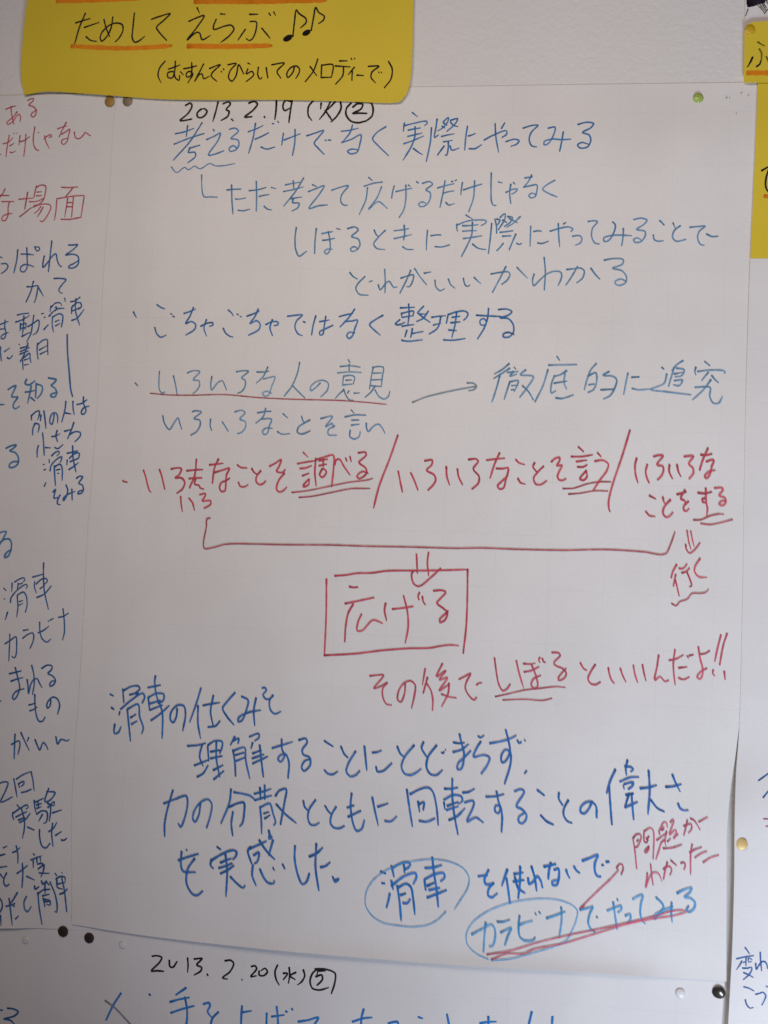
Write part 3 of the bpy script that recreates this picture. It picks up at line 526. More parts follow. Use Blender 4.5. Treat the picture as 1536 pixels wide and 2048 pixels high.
('main', 'handwriting', 'navy', 4.28, 'dark blue handwriting, first of four rows at lower left', '-2581 -1939 -2587 -1970/-2623 -2056 -2621 -2140 -2586 -2130 -2560 -2075/-2564 -1730 -2546 -1852/-2560 -1745 -2482 -1700 -2410 -1695 -2400 -1721 -2439 -1754/-2494 -1777 -2411 -1757 -2432 -1784/-2574 -1915 -2475 -1825 -2366 -1757 -2348 -1787 -2369 -1846/-2510 -1911 -2486 -2055 -2462 -2199/-2502 -1906 -2408 -1859 -2386 -1973 -2345 -2077 -2358 -2127/-2474 -1986 -2423 -1952/-2462 -2046 -2408 -2012/-2255 -1590 -2260 -1636 -2237 -1765 -2173 -1914 -2160 -2157/-2321 -1701 -2203 -1671/-2312 -1800 -2294 -1906/-2316 -1793 -2238 -1750 -2166 -1753 -2171 -1814 -2217 -1837/-2297 -1848 -2195 -1811/-2294 -1906 -2176 -1853/-2275 -1999 -2196 -1938 -2108 -1852/-2032 -1878 -2036 -1951 -2064 -2006 -2089 -1985 -2086 -1908 -2026 -1844 -1970 -1848 -1950 -1915 -1968 -2076/-1816 -1676 -1852 -1818 -1906 -1992/-1835 -1840 -1827 -1999 -1796 -2133/-1788 -1833 -1710 -1813 -1632 -1798/-1695 -1736 -1714 -1886 -1684 -2005/-1731 -2026 -1660 -2011 -1621 -1963/-1493 -1699 -1570 -1794 -1602 -1846 -1555 -1922 -1489 -1990/-1429 -1730 -1368 -1759 -1379 -1851 -1420 -1951 -1451 -1961 -1445 -1922 -1362 -1872 -1246 -1843/-1294 -1737 -1309 -1846 -1294 -1984/-1241 -1643 -1218 -1637 -1201 -1656 -1230 -1706 -1197 -1742 -1166 -1735/-1137 -1703 -1166 -1747 -1153 -1837 -1113 -1868 -1055 -1843/-2684 -1783 -2651 -1797/-2664 -1905 -2639 -1919', []),
('main', 'handwriting', 'navy', 4.28, 'dark blue handwriting, second of four rows at lower left', '-1914 -2209 -1816 -2195 -1746 -2173/-1777 -2185 -1795 -2300 -1759 -2380/-1841 -2381 -1792 -2360 -1718 -2325/-1809 -2482 -1755 -2448 -1712 -2373/-1724 -2204 -1707 -2332/-1722 -2189 -1661 -2147 -1590 -2150 -1588 -2196 -1608 -2257/-1695 -2248 -1610 -2227/-1692 -2308 -1584 -2278/-1645 -2154 -1637 -2304 -1597 -2467/-1660 -2411 -1571 -2360/-1651 -2494 -1561 -2412', []),
('main', 'handwriting', 'navy', 4.28, 'dark blue handwriting, second of four rows at lower left', '-1475 -2098 -1511 -2175/-1489 -2136 -1436 -2110 -1441 -2156/-1485 -2219 -1460 -2338 -1449 -2450/-1484 -2226 -1377 -2189 -1364 -2286 -1316 -2463/-1459 -2262 -1382 -2235/-1449 -2314 -1372 -2279/-1338 -2089 -1251 -2056 -1249 -2091 -1287 -2123/-1305 -2140 -1317 -2193/-1300 -2237 -1221 -2202/-1302 -2282 -1195 -2238/-1295 -2327 -1159 -2255/-1238 -2158 -1216 -2291 -1190 -2439', []),
('main', 'handwriting', 'navy', 4.28, 'dark blue handwriting, second of four rows at lower left', '-1121 -2177 -1022 -2141 -934 -2108/-1037 -2092 -1027 -2189 -1002 -2232 -1038 -2295 -1062 -2274 -1041 -2235 -995 -2224 -961 -2289 -961 -2436/-878 -2090 -817 -2071 -800 -2100 -843 -2177 -833 -2214 -771 -2239 -764 -2306 -819 -2362 -840 -2334 -815 -2272 -770 -2254/-643 -2082 -609 -2102 -562 -2126/-631 -2342 -596 -2372 -550 -2373 -509 -2345', []),
('main', 'handwriting', 'navy', 4.46, 'dark blue handwriting, third of four rows at lower left', '-2111 -2745 -2011 -2700 -1902 -2662 -1887 -2706 -1900 -2835 -1942 -2944 -1964 -2915/-2031 -2618 -2076 -2803 -2093 -2925 -2087 -3042/-1765 -2720 -1775 -2826 -1808 -2889 -1828 -2867 -1816 -2784 -1758 -2704 -1696 -2677 -1660 -2712 -1665 -2818 -1695 -2933', []),
('main', 'handwriting', 'navy', 4.46, 'dark blue handwriting, third of four rows at lower left', '-1485 -2572 -1492 -2685 -1563 -2885/-1457 -2596 -1371 -2605 -1300 -2619 -1252 -2656/-1497 -2734 -1414 -2692 -1359 -2683 -1351 -2765 -1365 -2871 -1387 -2899/-1456 -2773 -1466 -2878 -1448 -2985/-1266 -2597 -1186 -2571 -1113 -2542/-1260 -2654 -1176 -2625 -1104 -2601/-1216 -2539 -1206 -2643/-1174 -2513 -1167 -2640/-1207 -2710 -1189 -2828 -1180 -2947/-1203 -2713 -1119 -2674 -1084 -2761 -1057 -2841 -1071 -2864/-1169 -2767 -1123 -2749/-1159 -2811 -1111 -2777/-1069 -2603 -1040 -2556 -975 -2532 -982 -2649 -1010 -2852/-1057 -2677 -976 -2753 -865 -2831', []),
('main', 'handwriting', 'navy', 4.46, 'dark blue handwriting, third of four rows at lower left', '-810 -2629 -796 -2680 -751 -2721/-699 -2611 -756 -2707 -760 -2781 -735 -2832 -696 -2836 -655 -2811/-610 -2659 -573 -2709 -546 -2729/-509 -2660 -548 -2736 -552 -2811 -520 -2845 -467 -2846 -426 -2823', []),
('main', 'handwriting', 'navy', 4.84, 'dark blue handwriting, last of four rows at lower left', '-1946 -3245 -1857 -3208 -1761 -3173/-1919 -3165 -1918 -3288 -1897 -3338 -1779 -3339/-1793 -3218 -1851 -3312 -1856 -3448 -1791 -3539 -1752 -3544 -1702 -3502/-1876 -3145 -1868 -3149', []),
('main', 'handwriting', 'navy', 4.84, 'dark blue handwriting, last of four rows at lower left', '-1588 -3097 -1555 -3117/-1633 -3213 -1641 -3266 -1613 -3293/-1633 -3220 -1530 -3152 -1438 -3115 -1403 -3128 -1408 -3165 -1434 -3197/-1549 -3236 -1496 -3209 -1450 -3191/-1562 -3285 -1501 -3262 -1440 -3232/-1544 -3333 -1483 -3298 -1424 -3251/-1506 -3158 -1483 -3298 -1482 -3529/-1449 -3355 -1376 -3416 -1325 -3442 -1311 -3421', []),
('main', 'handwriting', 'navy', 4.84, 'dark blue handwriting, last of four rows at lower left', '-1277 -3073 -1299 -3105 -1259 -3221/-1284 -3089 -1194 -3044 -1133 -3010/-1115 -2915 -1102 -2956 -1084 -2974 -1111 -2989 -1106 -2948/-1198 -3008 -1145 -3078 -1089 -3133 -1048 -3167/-1072 -2998 -1104 -3134/-1243 -3145 -1198 -3115 -1209 -3202 -1231 -3218/-1246 -3234 -1249 -3324 -1209 -3410/-1179 -3266 -1140 -3337 -1099 -3379 -1046 -3379 -1042 -3355/-1060 -3242 -1047 -3263/-973 -3205 -952 -3241', []),
('main', 'handwriting', 'navy', 4.84, 'dark blue handwriting, last of four rows at lower left', '-867 -3034 -865 -3145 -827 -3290 -781 -3367 -748 -3343 -724 -3267/-732 -3117 -669 -3085 -614 -3029/-673 -3000 -671 -3204 -631 -3410/-625 -3203 -580 -3189 -541 -3152/-511 -3279 -487 -3322 -454 -3292 -491 -3304', []),
('main', 'handwriting', 'red1', 4.14, 'right end of the red line', '2119 499 2107 437 2120 379 2139 339/2171 571 2214 584 2250 581 2202 499 2253 486 2258 442 2234 390 2209 367/2309 502 2307 444 2337 383/2373 504 2386 446 2408 403/2431 579 2510 584 2472 515 2509 479 2514 436 2479 383/2026 552 2014 493 2022 405 2043 336', []),
('main', 'handwriting', 'red1', 4.14, 'right end of the red line', '2572 598 2618 596 2665 608/2631 658 2591 555 2566 463/2620 538 2655 554 2683 557 2668 499 2652 425 2624 392 2610 409 2644 451 2697 468', []),
('main', 'handwriting', 'red1', 4.14, 'right end of the red line', '2261 216 2273 172 2285 158/2326 196 2278 136 2266 77 2295 42 2323 53 2351 87/2147 226 2201 199/2119 86 2153 51 2200 46', []),
('main', 'handwriting', 'red1', 4.14, 'right end of the red line', '2381 245 2458 270/2448 285 2414 206 2447 193 2455 157/2479 187 2441 142 2445 105 2464 102 2487 126', []),
('main', 'handwriting', 'red1', 4.14, 'right end of the red line', '2558 265 2621 261 2674 278/2623 305 2631 178 2642 134 2638 69/2625 221 2597 213 2602 184 2631 185/2697 311 2763 313 2768 298 2737 247 2788 227 2795 191 2768 161 2739 170 2757 199 2792 205', []),
('main', 'underline', 'darkred', 3.10, 'double underline at the right end of the red line', '2527 28 2586 31 2669 70 2739 87 2781 86/2590 -1 2671 -7 2741 8 2855 44', []),
('main', 'slash', 'red1', 3.95, '', '1960 798 1899 563 1822 296 1797 163 1802 97 1812 75', []),
('main', 'bracket', 'darkred', 3.10, 'long red bracket joining three phrases', '-1813 -115 -1841 -122 -1844 -196 -1863 -366 -1854 -396 -1770 -385 -1661 -352 -1362 -337 -1127 -333 -662 -318 -355 -316 55 -307 491 -301 699 -290 994 -289 1433 -280 1780 -260 1984 -262 2127 -268 2270 -284 2305 -271 2338 -197 2374 -82', []),
('main', 'double_arrow', 'red1', 3.20, 'small red double arrow at the right', '2476 -68 2493 -162 2512 -226/2507 -71 2524 -146 2539 -200/2468 -189 2474 -228 2503 -263 2538 -239 2589 -169', []),
('main', 'handwriting', 'red1', 3.57, 'short red word below the small arrow', '2397 -366 2367 -428 2354 -483/2392 -453 2375 -555/2390 -499 2426 -635/2418 -399 2451 -398 2485 -358/2442 -436 2480 -423 2507 -390/2487 -430 2520 -508 2530 -544 2512 -554/2593 -305 2553 -376 2550 -420 2587 -464 2654 -466', []),
('main', 'wavy_underline', 'darkred', 2.75, 'wavy red underline', '2366 -706 2404 -723 2432 -688 2494 -661 2535 -611 2605 -605 2647 -596 2674 -566', []),
('main', 'handwriting', 'navy', 4.46, 'right part of the second dark blue row', '-489 -2124 -455 -2189 -423 -2216/-355 -2157 -415 -2268 -430 -2343 -390 -2382 -345 -2367 -309 -2327/-277 -2108 -261 -2213 -246 -2316/-203 -2158 -158 -2150 -121 -2133/-163 -2281 -151 -2321 -98 -2313 -62 -2281 -23 -2239', []),
('main', 'handwriting', 'navy', 4.46, 'right part of the second dark blue row', '20 -2091 53 -2155 84 -2176/169 -2070 91 -2175 65 -2265 97 -2325 150 -2333 201 -2307 242 -2271/253 -2035 237 -2085 285 -2162/370 -2057 300 -2161 289 -2257 328 -2314 381 -2317 431 -2270/417 -2117 432 -2123 439 -2108/448 -2090 453 -2092', []),
('main', 'handwriting', 'navy', 4.46, 'right part of the second dark blue row', '520 -2022 569 -2026 617 -2017/520 -2106 593 -2080 653 -2028/570 -1946 591 -2025 611 -2082 618 -2140 593 -2252 563 -2254 569 -2202 618 -2148 675 -2085/736 -1954 758 -1963 787 -1942/760 -1999 725 -2060 702 -2135 794 -2114 843 -2133 826 -2199 775 -2279/841 -2009 957 -1979 1029 -1950 1069 -1924/975 -1883 1001 -1969 1019 -2070 979 -2160 953 -2169 947 -2104 982 -2055 1019 -2070 1030 -2157 983 -2356/1081 -1967 1096 -1992 1115 -1979/1143 -1960 1149 -1967/1171 -2227 1154 -2253', []),
('main', 'handwriting', 'navy', 4.46, 'right part of the third dark blue row', '-408 -2660 -348 -2636/-396 -2740 -285 -2680/-373 -2531 -378 -2635 -348 -2795 -312 -2859 -271 -2841 -247 -2759', []),
('main', 'handwriting', 'navy', 4.46, 'right part of the third dark blue row', '-185 -2555 -158 -2664 -122 -2793/-132 -2632 -85 -2614 -41 -2596/-61 -2752 -11 -2753 42 -2705', []),
('main', 'handwriting', 'navy', 4.46, 'right part of the third dark blue row', '122 -2464 147 -2598 185 -2782/153 -2502 237 -2452 311 -2432 349 -2459 392 -2595 414 -2754/227 -2562 243 -2649/236 -2584 279 -2562 275 -2632/246 -2729 309 -2732 382 -2698/457 -2432 519 -2428 574 -2414/522 -2340 529 -2497 550 -2641 591 -2820/457 -2553 467 -2611/456 -2529 536 -2482 610 -2491 619 -2527 583 -2559/488 -2580 582 -2540/482 -2617 584 -2578/508 -2703 573 -2669 644 -2591/620 -2454 667 -2447 722 -2414/639 -2540 714 -2520 722 -2534 670 -2705 742 -2664 810 -2702/827 -2476 903 -2468 982 -2443/916 -2426 937 -2512 953 -2554 941 -2613 911 -2601 913 -2550 947 -2547 970 -2611 973 -2773/1073 -2412 1126 -2390 1156 -2402 1096 -2544 1140 -2562 1185 -2610 1180 -2653 1145 -2688 1118 -2672 1121 -2629 1163 -2597/1271 -2387 1331 -2429/1308 -2604 1361 -2652 1419 -2676', []),
('main', 'handwriting', 'navy', 4.46, 'right part of the third dark blue row', '1459 -2399 1457 -2446 1492 -2501/1541 -2457 1507 -2529 1505 -2586 1540 -2638 1579 -2650/1744 -2454 1722 -2513 1681 -2562 1652 -2554 1650 -2511 1692 -2465 1734 -2455 1778 -2487 1789 -2587', []),
('main', 'handwriting', 'navy', 4.46, 'right part of the third dark blue row', '1934 -2165 1892 -2271 1867 -2374/1886 -2308 1902 -2471 1921 -2639/2035 -2078 2023 -2148 2029 -2205/2015 -2131 2072 -2137 2087 -2151 2066 -2174/1977 -2266 2061 -2224 2134 -2215/2007 -2299 2015 -2327/2013 -2285 2090 -2265 2084 -2294 2050 -2325/2030 -2376 2094 -2360/2058 -2363 2027 -2480/2027 -2484 2090 -2451 2131 -2429/2079 -2361 2090 -2472 2104 -2582/2151 -2311 2219 -2299 2288 -2275/2217 -2156 2231 -2319 2223 -2527/2243 -2404 2302 -2471 2359 -2495', []),
('main', 'handwriting', 'navy', 4.46, 'right part of the third dark blue row', '2366 -2284 2429 -2274 2495 -2251/2419 -2178 2449 -2247 2486 -2313/2473 -2419 2491 -2457 2526 -2472 2558 -2467', []),
('main', 'drawn_circle', 'blue5', 2.58, 'blue loop round the first word', '512 -3501 448 -3572 362 -3627 230 -3656 96 -3656 -39 -3643 -146 -3586 -203 -3503 -201 -3386 -145 -3279 -30 -3182 117 -3112 264 -3071 382 -3055 530 -3065 650 -3113 705 -3189 694 -3284 646 -3374 588 -3473', []),
('main', 'drawn_circle', 'blue5', 2.58, 'blue loop round the lower word', '900 -3873 797 -3837 713 -3765 702 -3673 757 -3567 884 -3463 1055 -3383 1199 -3343 1342 -3319 1486 -3319 1602 -3352 1653 -3397 1646 -3476 1603 -3594 1563 -3661 1457 -3721 1287 -3786 1088 -3854 929 -3879', []),
('main', 'handwriting', 'blue6', 4.78, 'blue handwriting starting inside a drawn loop', '-81 -3198 -36 -3212/9 -3386 0 -3443 -15 -3509/14 -3142 40 -3235/29 -3155 102 -3110 169 -3101 184 -3121 163 -3138/125 -3126 132 -3191/134 -3162 170 -3144/19 -3273 37 -3345/21 -3317 136 -3220 232 -3190 241 -3219 214 -3287/73 -3313 102 -3463 121 -3614/81 -3326 154 -3287 192 -3310 219 -3410 240 -3546/107 -3390 151 -3372/132 -3458 169 -3455 193 -3419/-66 -3299 -39 -3300', []),
('main', 'handwriting', 'blue6', 4.78, 'blue handwriting starting inside a drawn loop', '314 -3137 385 -3127 458 -3100/374 -3041 395 -3177 422 -3306 444 -3464/313 -3242 327 -3328/316 -3235 402 -3184 483 -3170 489 -3206 456 -3242/340 -3291 398 -3260/356 -3326 451 -3299/344 -3392 424 -3356 511 -3313', []),
('main', 'handwriting', 'blue6', 4.78, 'blue handwriting starting inside a drawn loop', '785 -3172 864 -3154/873 -3110 841 -3192 853 -3235 911 -3223/921 -3219 883 -3268 879 -3333 908 -3345 958 -3305/1037 -3094 1017 -3156 994 -3237/1032 -3169 1051 -3269 1070 -3382/1096 -3128 1175 -3108/1092 -3194 1185 -3172/1105 -3156 1121 -3208/1147 -3060 1150 -3203 1140 -3333/1121 -3213 1137 -3247 1196 -3283/1245 -3052 1278 -3150 1296 -3256/1220 -3154 1229 -3204 1265 -3179 1299 -3131 1329 -3167 1346 -3223/1353 -3043 1453 -3014/1410 -3007 1398 -3068 1393 -3148/1441 -3065 1476 -3051 1485 -3111 1467 -3192 1431 -3195 1430 -3166 1487 -3147', []),
('main', 'handwriting', 'blue6', 4.78, 'blue handwriting starting inside a drawn loop', '1545 -3057 1556 -3091 1576 -3123/1611 -3023 1634 -3057 1660 -3073/1681 -2967 1744 -2938 1811 -2907 1788 -2980 1791 -3051 1813 -3089 1842 -3090/1848 -2993 1862 -2989/1883 -2961 1907 -2957', []),
('main', 'handwriting', 'blue5', 4.30, 'paler blue handwriting in the lowest row', '749 -3676 832 -3625 918 -3579 945 -3608 954 -3679 932 -3760 907 -3767/866 -3565 860 -3673 857 -3817/967 -3549 1018 -3545 1075 -3522/1000 -3639 1089 -3593 1066 -3655 1040 -3743', []),
('main', 'handwriting', 'blue5', 4.30, 'paler blue handwriting in the lowest row', '1158 -3482 1153 -3576 1167 -3661 1205 -3689 1283 -3679 1300 -3656/1156 -3561 1213 -3535 1270 -3516/1292 -3449 1301 -3463/1325 -3435 1335 -3446', []),
('main', 'handwriting', 'blue5', 4.30, 'paler blue handwriting in the lowest row', '1391 -3484 1476 -3448 1549 -3413/1514 -3381 1521 -3487 1505 -3638', []),
('main', 'handwriting', 'blue5', 4.30, 'paler blue handwriting in the lowest row', '1674 -3386 1745 -3366 1784 -3351 1760 -3410 1749 -3496 1780 -3550 1808 -3562/1818 -3436 1825 -3440', []),
('main', 'handwriting', 'blue5', 4.30, 'paler blue handwriting in the lowest row', '1907 -3376 1974 -3342 2023 -3324 2024 -3359 1996 -3383/1955 -3301 1976 -3420 1994 -3524/1988 -3270 1993 -3284/2061 -3405 2102 -3388 2106 -3423 2088 -3464/2119 -3259 2160 -3231 2202 -3217 2190 -3288 2186 -3374 2209 -3442 2231 -3457', []),
('main', 'handwriting', 'blue5', 4.30, 'paler blue handwriting in the lowest row', '2315 -3229 2365 -3274 2380 -3301 2340 -3368 2307 -3413 2306 -3385 2367 -3337 2457 -3294/2446 -3260 2444 -3338 2454 -3424/2488 -3176 2543 -3143 2609 -3120 2592 -3163 2551 -3205 2600 -3209 2640 -3244 2631 -3294 2590 -3325 2569 -3313 2588 -3276', []),
('main', 'underline', 'red3', 2.86, 'long red double underline below the lowest row', '887 -3836 1103 -3781 1316 -3698 1585 -3610 1811 -3545 2007 -3485 2299 -3389 2451 -3330 2534 -3316 2569 -3321/926 -3875 1057 -3813 1202 -3800 1286 -3757 1542 -3685 1711 -3620 1901 -3544 2091 -3469 2313 -3405 2452 -3372 2569 -3330', []),
('main', 'arrow', 'red3', 3.02, 'red arrow pointing up to the right', '1679 -3371 1800 -3236 1937 -3089 1991 -3021/1679 -3371 1711 -3346/1974 -3008 1996 -2971 2021 -2973 2030 -3004 2014 -3059', []),
('main', 'handwriting', 'red3', 3.02, 'small red handwriting beside the arrow', '2102 -2739 2121 -2832 2143 -2997/2107 -2739 2128 -2709 2156 -2702 2173 -2717 2166 -2757 2140 -2814 2126 -2818/2136 -2767 2152 -2749/2196 -2676 2195 -2727 2202 -2768 2221 -2769/2196 -2676 2247 -2642 2270 -2660 2280 -2720 2280 -2820 2278 -2906/2215 -2739 2239 -2715/2221 -2752 2234 -2743/2228 -2741 2224 -2769/2241 -2801 2205 -2853 2216 -2858 2239 -2823 2241 -2801/2326 -2689 2322 -2667 2335 -2633 2361 -2584 2383 -2590 2387 -2626/2341 -2655 2340 -2638 2365 -2625/2346 -2654 2362 -2642/2303 -2743 2343 -2710 2385 -2673/2385 -2662 2376 -2713 2374 -2757 2381 -2784/2365 -2736 2344 -2760 2325 -2828 2302 -2907/2393 -2748 2420 -2718/2360 -2808 2433 -2797 2514 -2763/2413 -2583 2436 -2556 2442 -2564 2427 -2620 2408 -2688 2461 -2643 2467 -2656 2457 -2696 2442 -2719 2452 -2707 2481 -2677/2525 -2605 2558 -2589 2585 -2581 2593 -2597 2586 -2636 2565 -2660/2554 -2553 2547 -2600 2528 -2685/2580 -2537 2605 -2546 2662 -2625/2649 -2560 2721 -2513/2260 -2952 2271 -3042 2285 -3124/2235 -3028 2231 -3079 2225 -3151 2250 -3071 2281 -3022 2314 -3017 2337 -3037 2357 -3085/2368 -2985 2394 -2960 2422 -2958 2436 -2979 2434 -3007 2421 -3030/2399 -2921 2384 -2989 2371 -3070/2428 -2905 2476 -2943/2511 -2921 2529 -2911 2549 -2926 2547 -2948 2539 -2974/2601 -2754 2592 -2818 2595 -3008/2581 -2827 2618 -2799 2680 -2770/2626 -2865 2668 -2829 2724 -2799/2695 -2898 2750 -2855 2822 -2823', []),
('low', 'date', 'black', 4.26, 'black date', '-2153 -4131 -2109 -4122 -2061 -4133 -2075 -4172 -2152 -4264 -2102 -4256 -2036 -4255/-1989 -4152 -1978 -4208 -1954 -4213 -1915 -4157/-1818 -4116 -1810 -4177 -1811 -4244/-1755 -4120 -1682 -4109 -1729 -4170 -1681 -4188 -1687 -4218 -1748 -4261/-1628 -4242 -1618 -4256/-1467 -4109 -1413 -4100 -1386 -4124 -1416 -4201 -1482 -4263 -1435 -4269/-1304 -4257 -1298 -4267', []),
('low', 'date', 'black', 4.26, 'black date', '-1221 -4138 -1187 -4128 -1171 -4149 -1221 -4227 -1171 -4215/-1147 -4169 -1145 -4205 -1106 -4209 -1070 -4169 -1094 -4142 -1131 -4167', []),
('low', 'date', 'black', 4.26, 'black date', '-981 -4102 -1001 -4163 -985 -4235 -957 -4276/-873 -4114 -865 -4187 -874 -4254/-924 -4170 -886 -4167 -921 -4226/-810 -4152 -862 -4186 -812 -4216/-743 -4124 -728 -4174 -753 -4228 -790 -4260', []),
('low', 'date', 'black', 4.26, 'black date', '-607 -4097 -658 -4146 -677 -4221 -652 -4277 -591 -4286 -506 -4256/-637 -4107 -547 -4099 -454 -4127 -451 -4200 -479 -4307/-607 -4104 -619 -4164/-627 -4172 -574 -4153 -565 -4188 -612 -4247/-599 -4118 -543 -4113', []),
('low', 'handwriting', 'blue7', 5.00, "blue handwriting cut by the photo's lower edge", '-1819 -4383 -1910 -4454/-1961 -4522 -1884 -4493 -1784 -4465/-1948 -4618 -1848 -4575 -1733 -4534/-1823 -4468 -1798 -4577 -1798 -4701 -1823 -4757/-2430 -4488 -2496 -4599 -2559 -4743/-2161 -4471 -2150 -4480', []),
('low', 'handwriting', 'blue7', 5.00, "blue handwriting cut by the photo's lower edge", '-1648 -4511 -1595 -4495 -1586 -4520 -1606 -4573 -1557 -4628/-1505 -4567 -1557 -4628 -1577 -4733', []),
('low', 'handwriting', 'blue7', 5.00, "blue handwriting cut by the photo's lower edge", '-1289 -4491 -1291 -4572 -1289 -4705/-1289 -4550 -1198 -4527', []),
('low', 'handwriting', 'blue7', 5.00, "blue handwriting cut by the photo's lower edge", '-1059 -4535 -1055 -4681/-971 -4468 -959 -4540 -945 -4671/-1012 -4560 -898 -4534/-885 -4501 -874 -4506/-833 -4472 -823 -4483/-767 -4580 -676 -4557 -587 -4526 -643 -4626', []),
('low', 'handwriting', 'blue7', 5.00, "blue handwriting cut by the photo's lower edge", '-182 -4414 -197 -4481 -200 -4597/-277 -4532 -182 -4494 -105 -4479/43 -4515 124 -4496 134 -4564/307 -4435 344 -4443/558 -4386 590 -4519', []),
('low', 'handwriting', 'blue7', 5.00, "blue handwriting cut by the photo's lower edge", '919 -4372 927 -4486/849 -4436 921 -4418 990 -4408/1292 -4296 1262 -4453/1472 -4319 1469 -4432', []),
('low', 'pen_stroke', 'greyink', 4.60, 'grey stroke crossing a blue one', '-2577 -4570 -2478 -4628 -2319 -4762', []),
('left', 'handwriting', 'red4', 3.20, 'red handwriting at the top', '-4070 3768 -4020 3788 -3969 3800/-4020 3797 -4012 3735 -3979 3619/-3953 3742 -3988 3693 -4037 3653 -4053 3637 -4043 3619 -3993 3644 -3954 3701 -3925 3717 -3915 3692 -3916 3643/-3851 3852 -3820 3867 -3793 3871 -3797 3847 -3837 3806 -3789 3789 -3760 3756 -3763 3707 -3787 3687 -3809 3703 -3798 3728 -3749 3756', []),
('left', 'handwriting', 'red4', 3.20, 'red handwriting at the top', '-4078 3428 -4024 3444 -3979 3487/-4019 3513 -4031 3423 -4040 3300/-4008 3407 -3967 3431/-4002 3345 -3974 3341 -3945 3357/-3973 3529 -3969 3525/-3944 3533 -3942 3529/-3908 3508 -3915 3414/-3904 3447 -3854 3462 -3809 3499/-3849 3520 -3851 3422 -3857 3303/-3762 3592 -3771 3494 -3767 3429 -3738 3371 -3707 3359/-3727 3535 -3718 3533/-3663 3469 -3627 3501 -3594 3513 -3585 3496 -3613 3484/-3657 3501 -3641 3444 -3603 3378/-4119 3326 -4089 3324', []),
('left', 'handwriting', 'red4', 3.20, 'red handwriting at the top', '-3530 3569 -3472 3589 -3438 3595/-3445 3633 -3479 3564 -3508 3491/-3484 3516 -3444 3540 -3407 3564 -3416 3499 -3429 3442 -3461 3414 -3479 3426 -3477 3459 -3431 3474/-3359 3535 -3343 3482 -3313 3469 -3265 3505 -3254 3529 -3193 3496', []),
('left', 'handwriting', 'red4', 3.20, 'red handwriting at the top', '-4029 2986 -4055 2933 -4107 2876/-4093 2921 -3982 2920/-4055 2861 -3931 2861/-3978 2859 -3987 2794 -3983 2729 -4009 2676 -4044 2680 -4037 2713 -3996 2737 -3937 2743', []),
('left', 'handwriting', 'red4', 3.20, 'red handwriting at the top', '-3882 2883 -3785 2891 -3738 2893/-3797 2952 -3805 2875 -3816 2786/-3863 2712 -3810 2753 -3749 2802/-3711 3013 -3721 2956 -3730 2899/-3719 2993 -3665 3021 -3618 3012 -3613 2988 -3624 2891/-3703 2952 -3657 2956/-3705 2915 -3651 2919/-3774 2859 -3698 2862 -3624 2891 -3671 2834 -3737 2802/-3725 2818 -3645 2834 -3569 2830 -3551 2809 -3580 2728 -3619 2672 -3643 2664 -3653 2676/-3653 2814 -3684 2769 -3716 2745/-3631 2805 -3657 2753 -3684 2712/-3457 3000 -3402 2995 -3290 3001/-3343 2991 -3382 2938 -3410 2906/-3497 2886 -3430 2898 -3314 2914 -3230 2918/-3222 2915 -3232 2809 -3243 2708/-3496 2874 -3498 2769 -3508 2676/-3388 2890 -3395 2809 -3406 2708/-3330 2906 -3333 2809 -3337 2708/-3389 2850 -3335 2849/-3391 2809 -3337 2809/-3443 2688 -3342 2688 -3239 2708', []),
('left', 'handwriting', 'navy2', 3.60, 'dark blue handwriting below the red words', '-3862 2392 -3866 2291 -3888 2165/-3827 2349 -3759 2348 -3695 2341/-3772 2412 -3761 2307 -3759 2210 -3782 2178 -3817 2182 -3823 2218 -3787 2246 -3736 2243 -3686 2223/-3692 2421 -3668 2380 -3643 2389 -3645 2413 -3692 2421/-4055 2330 -4016 2310/-4021 2253 -3970 2254 -3951 2229 -3978 2185 -4019 2158', []),
('left', 'handwriting', 'navy2', 3.60, 'dark blue handwriting below the red words', '-3522 2478 -3530 2332 -3538 2179/-3589 2332 -3598 2268 -3595 2219 -3552 2268 -3497 2341 -3473 2353 -3457 2293 -3424 2236 -3407 2228/-3352 2438 -3310 2438 -3260 2442 -3307 2390 -3376 2341 -3313 2350 -3254 2334 -3239 2294 -3249 2245 -3289 2217 -3339 2221 -3332 2237 -3291 2257 -3247 2286', []),
('left', 'handwriting', 'navy2', 3.60, 'dark blue handwriting below the red words', '-3748 2033 -3697 2033 -3635 2042 -3637 2009 -3655 1897 -3663 1880/-3684 2086 -3703 1993 -3746 1884/-3629 2026 -3574 1942', []),
